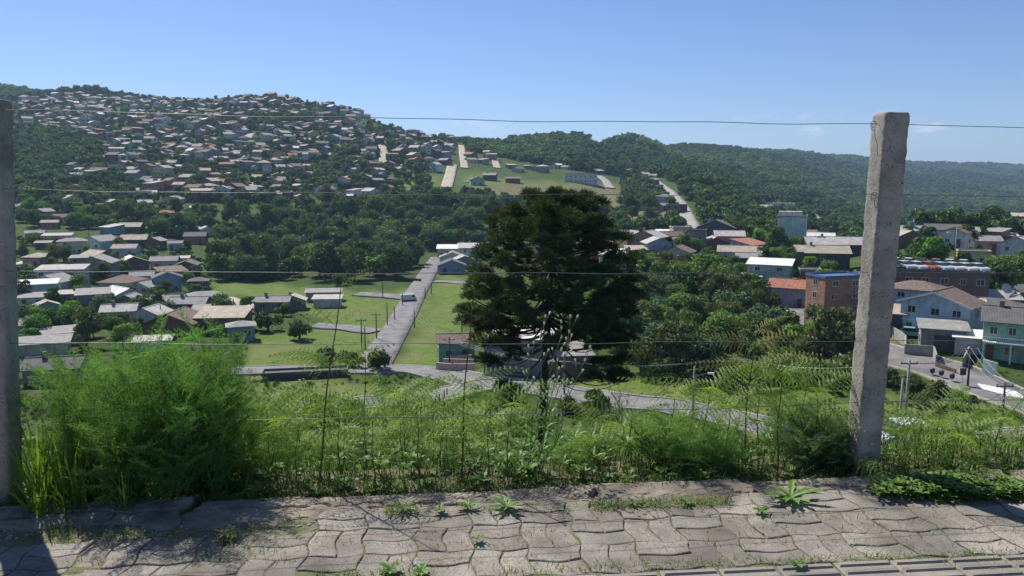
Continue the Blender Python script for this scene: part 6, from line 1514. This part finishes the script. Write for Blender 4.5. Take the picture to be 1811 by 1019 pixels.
# flowering stalks with pale buds
def bud_weed():
    b = at_px(940, 4.05); o = empty('budding_weed', b, 0, 'branching weed with pale fluffy buds in front of the pine trunk', 'weed'); rr = random.Random(6); st = MB(); bd = []
    lf = []
    for px0, pxt, pyt in [(925,990,600),(935,1010,590),(930,965,575),(945,1030,640),(920,940,610),(940,985,640),(950,1000,700)]:
        a = at_px(px0, 4.05)-b; t_ = Vector(P(pxt, pyt, 4.05))-b; n = 9; pts = [a.lerp(t_, i/n)+Vector((.012*math.sin(i*1.3+px0), .02*math.sin(i), -.05*math.sin(math.pi*i/n))) for i in range(n+1)]
        st.tube(pts, [.0036*(1-.06*i) for i in range(n+1)], 5)
        for i in range(2, n+1):
            p = pts[i]; dz = (pts[i]-pts[i-1]).normalized()
            if i >= 5:
                for s in range(2):
                    d2 = (dz+Vector((rr.gauss(0, .6), rr.gauss(0, .5), .35))).normalized(); e = p+d2*rr.uniform(.04, .10); st.tube([p, p.lerp(e, .5)+Vector((0, 0, -.004)), e], .0014, 4); bd.append((e, d2))
            else: lf.append((p, rr.uniform(0, 6.28)))
        bd.append((pts[-1], dz))
    st.build('stem', M_gst, o, True)
    for e, d2 in bd:
        MB().tube([e, e+d2*.006, e+d2*.014, e+d2*.020], [.002, .0055, .0062, .003], 6).build('bud', M_bud, o)
    mb = MB()
    for p, a in lf:
        for q in range(2):
            aa = a+q*2.6; L = .10; d_ = Vector((math.cos(aa), math.sin(aa), .5)); s = Vector((-math.sin(aa), math.cos(aa), 0))*.008
            mb.add([p, p+d_*L*.4-s, p+d_*L-Vector((0, 0, .03)), p+d_*L*.4+s], [(0, 1, 2, 3)])
    mb.build('leaf', M_leaf, o)
bud_weed()
# seed heads, dark
def seedhead(px, d, pyt, label):
    b = at_px(px, d); h = float(P(px, pyt, d)[2])-b.z; o = empty('seed_stalk', b, 0, label, 'weed', 'dark seed stalks'); MB().tube([(0, 0, 0), (.01, 0, h*.6), (.0, 0, h)], [.003, .0025, .002], 5).build('stem', M_fstem, o)
    for k in range(5): a = k*1.3; e = Vector((.025*math.cos(a), .02*math.sin(a), h-.02*k)); MB().tube([e-Vector((0, 0, .012)), e, e+Vector((0, 0, .03)), e+Vector((0, 0, .04))], [.0015, .0035, .0035, .001], 6).build('seed_head', M_fstem, o)
for i, (a, c) in enumerate([(785,697),(765,715),(745,718),(800,712)]): seedhead(a, 4.3, c, f'dark seed stalk left of the forked fern, {ORD[i]} of four')

# ground cover: tufts in joints, bank grass, weed mat
def pav_grass():
    r = np.random.default_rng(8); P0 = []
    def line(x0, y0, x1, y1, n, j=3, h=(.012, .045)):
        for _ in range(n):
            t = r.random(); q = g0(x0+(x1-x0)*t+r.normal(0, 3), y0+(y1-y0)*t+r.normal(0, j)); P0.append((q.x, q.y, -.012, r.uniform(*h)))
    line(1050, 893, 1290, 885, 1500, 5, (.02, .06)); line(820, 900, 1050, 896, 350, 5); line(680, 905, 740, 902, 160, 4, (.03, .08)); line(1560, 862, 1811, 868, 1200, 9, (.02, .06))
    line(870, 1010, 1811, 972, 1100, 4); line(560, 1014, 760, 1010, 350, 4); line(60, 1000, 500, 965, 200, 8); line(390, 955, 415, 950, 160, 3, (.03, .07)); line(700, 1000, 1000, 925, 120, 20); line(1080, 880, 1811, 985, 260, 25)
    [line(x0_, y0_, x0_+120, y0_-5, 26, 2) for x0_ in range(60, 1800, 110) for y0_ in (916, 938, 962, 990)]; line(0, 905, 130, 935, 500, 14, (.02, .06)); line(130, 920, 300, 960, 120, 10); line(1300, 905, 1811, 930, 240, 12); line(330, 985, 620, 950, 150, 8)
    it = iter(P0)
    def fn(rr):
        x, y, z, h = next(it); return (x, y, z, h, rr.uniform(.0018, .0045), h*rr.uniform(.3, 1.4))
    v, f = blades(len(P0), fn, 5); me = mesh_np('grass', v, f, M_blade); me.materials.append(M_straw)
    mi = np.zeros(len(f), np.int32); k = len(f)//6; st_ = (np.random.default_rng(2).random(k) < .28).repeat(6); mi[:len(st_)] = st_; me.polygons.foreach_set('material_index', mi)
    tag(link('grass', me), 'short green and dry grass sprouting from the pavement joints', 'grass', None, 'stuff')
pav_grass()
def weed_mat():
    r = random.Random(9); mb = MB()
    for _ in range(420):
        px = r.uniform(1545, 1850); py = r.uniform(850, 884)+(px-1680)*.01
        if r.random() < .3: px = r.uniform(1600, 1800)
        q = g0(px, py); R = rosette(5, r.uniform(.025, .05), r.uniform(.006, .012), r.random(), .9); c = Vector((q.x, q.y, r.uniform(-.01, .05)))
        mb.add([(a[0]+c.x, a[1]+c.y, a[2]+c.z) for a in R.v], R.f)
    tag(mb.build('ground_cover', M_leaf), 'mat of small bright leaves over the kerb right of the right post', 'ground cover', None, 'stuff')
weed_mat()
def bank():
    n = 24000; r0 = np.random.default_rng(12)
    def fn(r):
        s = r.uniform(-4.5, 5.5); t = -.05+r.random()**1.8*3.5; p = FP(s, t); z = max(float(ground(p.x, p.y)), -.035 if t < .34 else -9); h = r.uniform(.05, .2)*min(1, .35+t*2)+.05+.12*t*r.random()
        return (p.x, p.y, z-.01, h, r.uniform(.003, .009), h*r.uniform(.2, .9))
    v, f = blades(n, fn, 6); me = mesh_np('bank_grass', v, f, M_bank); me.materials.append(M_straw)
    mi = (r0.random(n) < .14).repeat(6).astype(np.int32); me.polygons.foreach_set('material_index', mi)
    tag(link('bank_grass', me), 'tangled grass covering the bank behind the kerb', 'grass', None, 'stuff')
    r = random.Random(10); mb = MB()
    for _ in range(800):
        s, t = r.uniform(-4, 5), -.04+r.random()**1.4*1.6; p = FP(s, t); z = max(float(ground(p.x, p.y)), -.035 if t < .34 else -9)+r.uniform(.0, .28)*min(1, max(0, t)*5)
        R = rosette(5, r.uniform(.04, .10), r.uniform(.008, .018), r.random(), .9); mb.add([(a[0]+p.x, a[1]+p.y, a[2]+z) for a in R.v], R.f)
    tag(mb.build('bank_undergrowth', M_leaf), 'low leafy undergrowth on the bank behind the kerb', 'undergrowth', None, 'stuff')
bank()
# rough meadow tufts on the slope and verges
def meadow():
    m_ = mat('meadow_blades', (.085,.15,.03), .7, 0, .3, col2=(.15,.19,.05), trans=.25, objvar=.25)
    m2 = mat('meadow_herbs', (.05,.09,.022), .8, 0, .5, col2=(.09,.13,.035), trans=.2, objvar=.25)
    src = []
    for i in range(3):
        v, f = blades(60, lambda r: (r.normal(0, .2), r.normal(0, .2), -.05, r.uniform(.25, .7), r.uniform(.03, .06), r.uniform(.05, .4)), 90+i); g = GP(700+i*240, 822, 20)
        o = link('meadow_tuft', mesh_np('meadow_tuft', v, f, m_ if i < 2 else m2), None, g); tag(o, f'{["coarse pale","dense green","dark herb like"][i]} grass tuft on the slope behind the ferns', 'grass tuft', 'tufts on the slope'); src.append(o)
    v, f, c, lr = crown_arrays(95, 160, 5, .16, R=.9, H=.7, base=-.1); g = GP(1180, 815, 20); o = link('low_shrub', mesh_np('low_shrub', v, f, M_L[1]), None, g); tag(o, 'low leafy shrub on the slope behind the fennel', 'shrub'); src.append(o)
    r = np.random.default_rng(31); pts = []; sc = []; kd = []
    for _ in range(34000):
        d = math.exp(r.uniform(math.log(9), math.log(170))); x = r.uniform(-.75, .75)*d; 
        z = float(ground(x, d)); pa, pb = proj(x, d, z)
        big = math.sin(x*.21+d*.1)+math.sin(d*.33-x*.17)+r.normal(0, .6)
        lush = any(bool(inpoly(pa, pb, q)) for q in ZL[:3])
        if (lush and r.random() < .3) or (d > 60 and big < -.2 and r.random() < .7): continue
        if d > 100 and r.random() < .4: continue
        if d > 55 and not road_clear(x, d, .7): continue
        pts.append((x, d, z)); sc.append(r.uniform(.5, 1.15)*(.6 if d > 60 and big < .6 else 1)*(.38 if lush else 1)); kd.append(3 if (r.random() < .07 and not lush) else (2 if big > .9 else int(r.integers(0, 2))))
    print('meadow', len(pts))
    stuff_wood('meadow_grass', np.array(pts), sc, r.uniform(0, 6.28, len(pts)), kd, src, 'rough grass and herbs over the slope and the valley verges')
    bpy.data.objects['meadow_grass']['category'] = 'grass'
meadow()

# ------------------------------------------------------------------ haze
gm = bpy.data.objects['ground']; zc = [v.co.z for v in gm.data.vertices]; zlo, zhi = min(zc), max(zc)+45
M_h = bpy.data.materials.new('haze_air'); M_h.use_nodes = True; hn = M_h.node_tree.nodes; hl = M_h.node_tree.links; hn.remove(hn['Principled BSDF'])
pvn = hn.new('ShaderNodeVolumePrincipled'); pvn.inputs['Color'].default_value = (.48, .70, 1.0, 1); pvn.inputs['Density'].default_value = HAZE; pvn.inputs['Anisotropy'].default_value = 0.2
hl.new(pvn.outputs[0], hn['Material Output'].inputs['Volume'])
hz = MB().box(-8600, 8600, -60, 6300, zlo-1, zhi).build('haze', M_h); tag(hz, 'thin blue air haze filling the valley', 'haze', None, 'stuff')
print('z range', zlo, zhi)
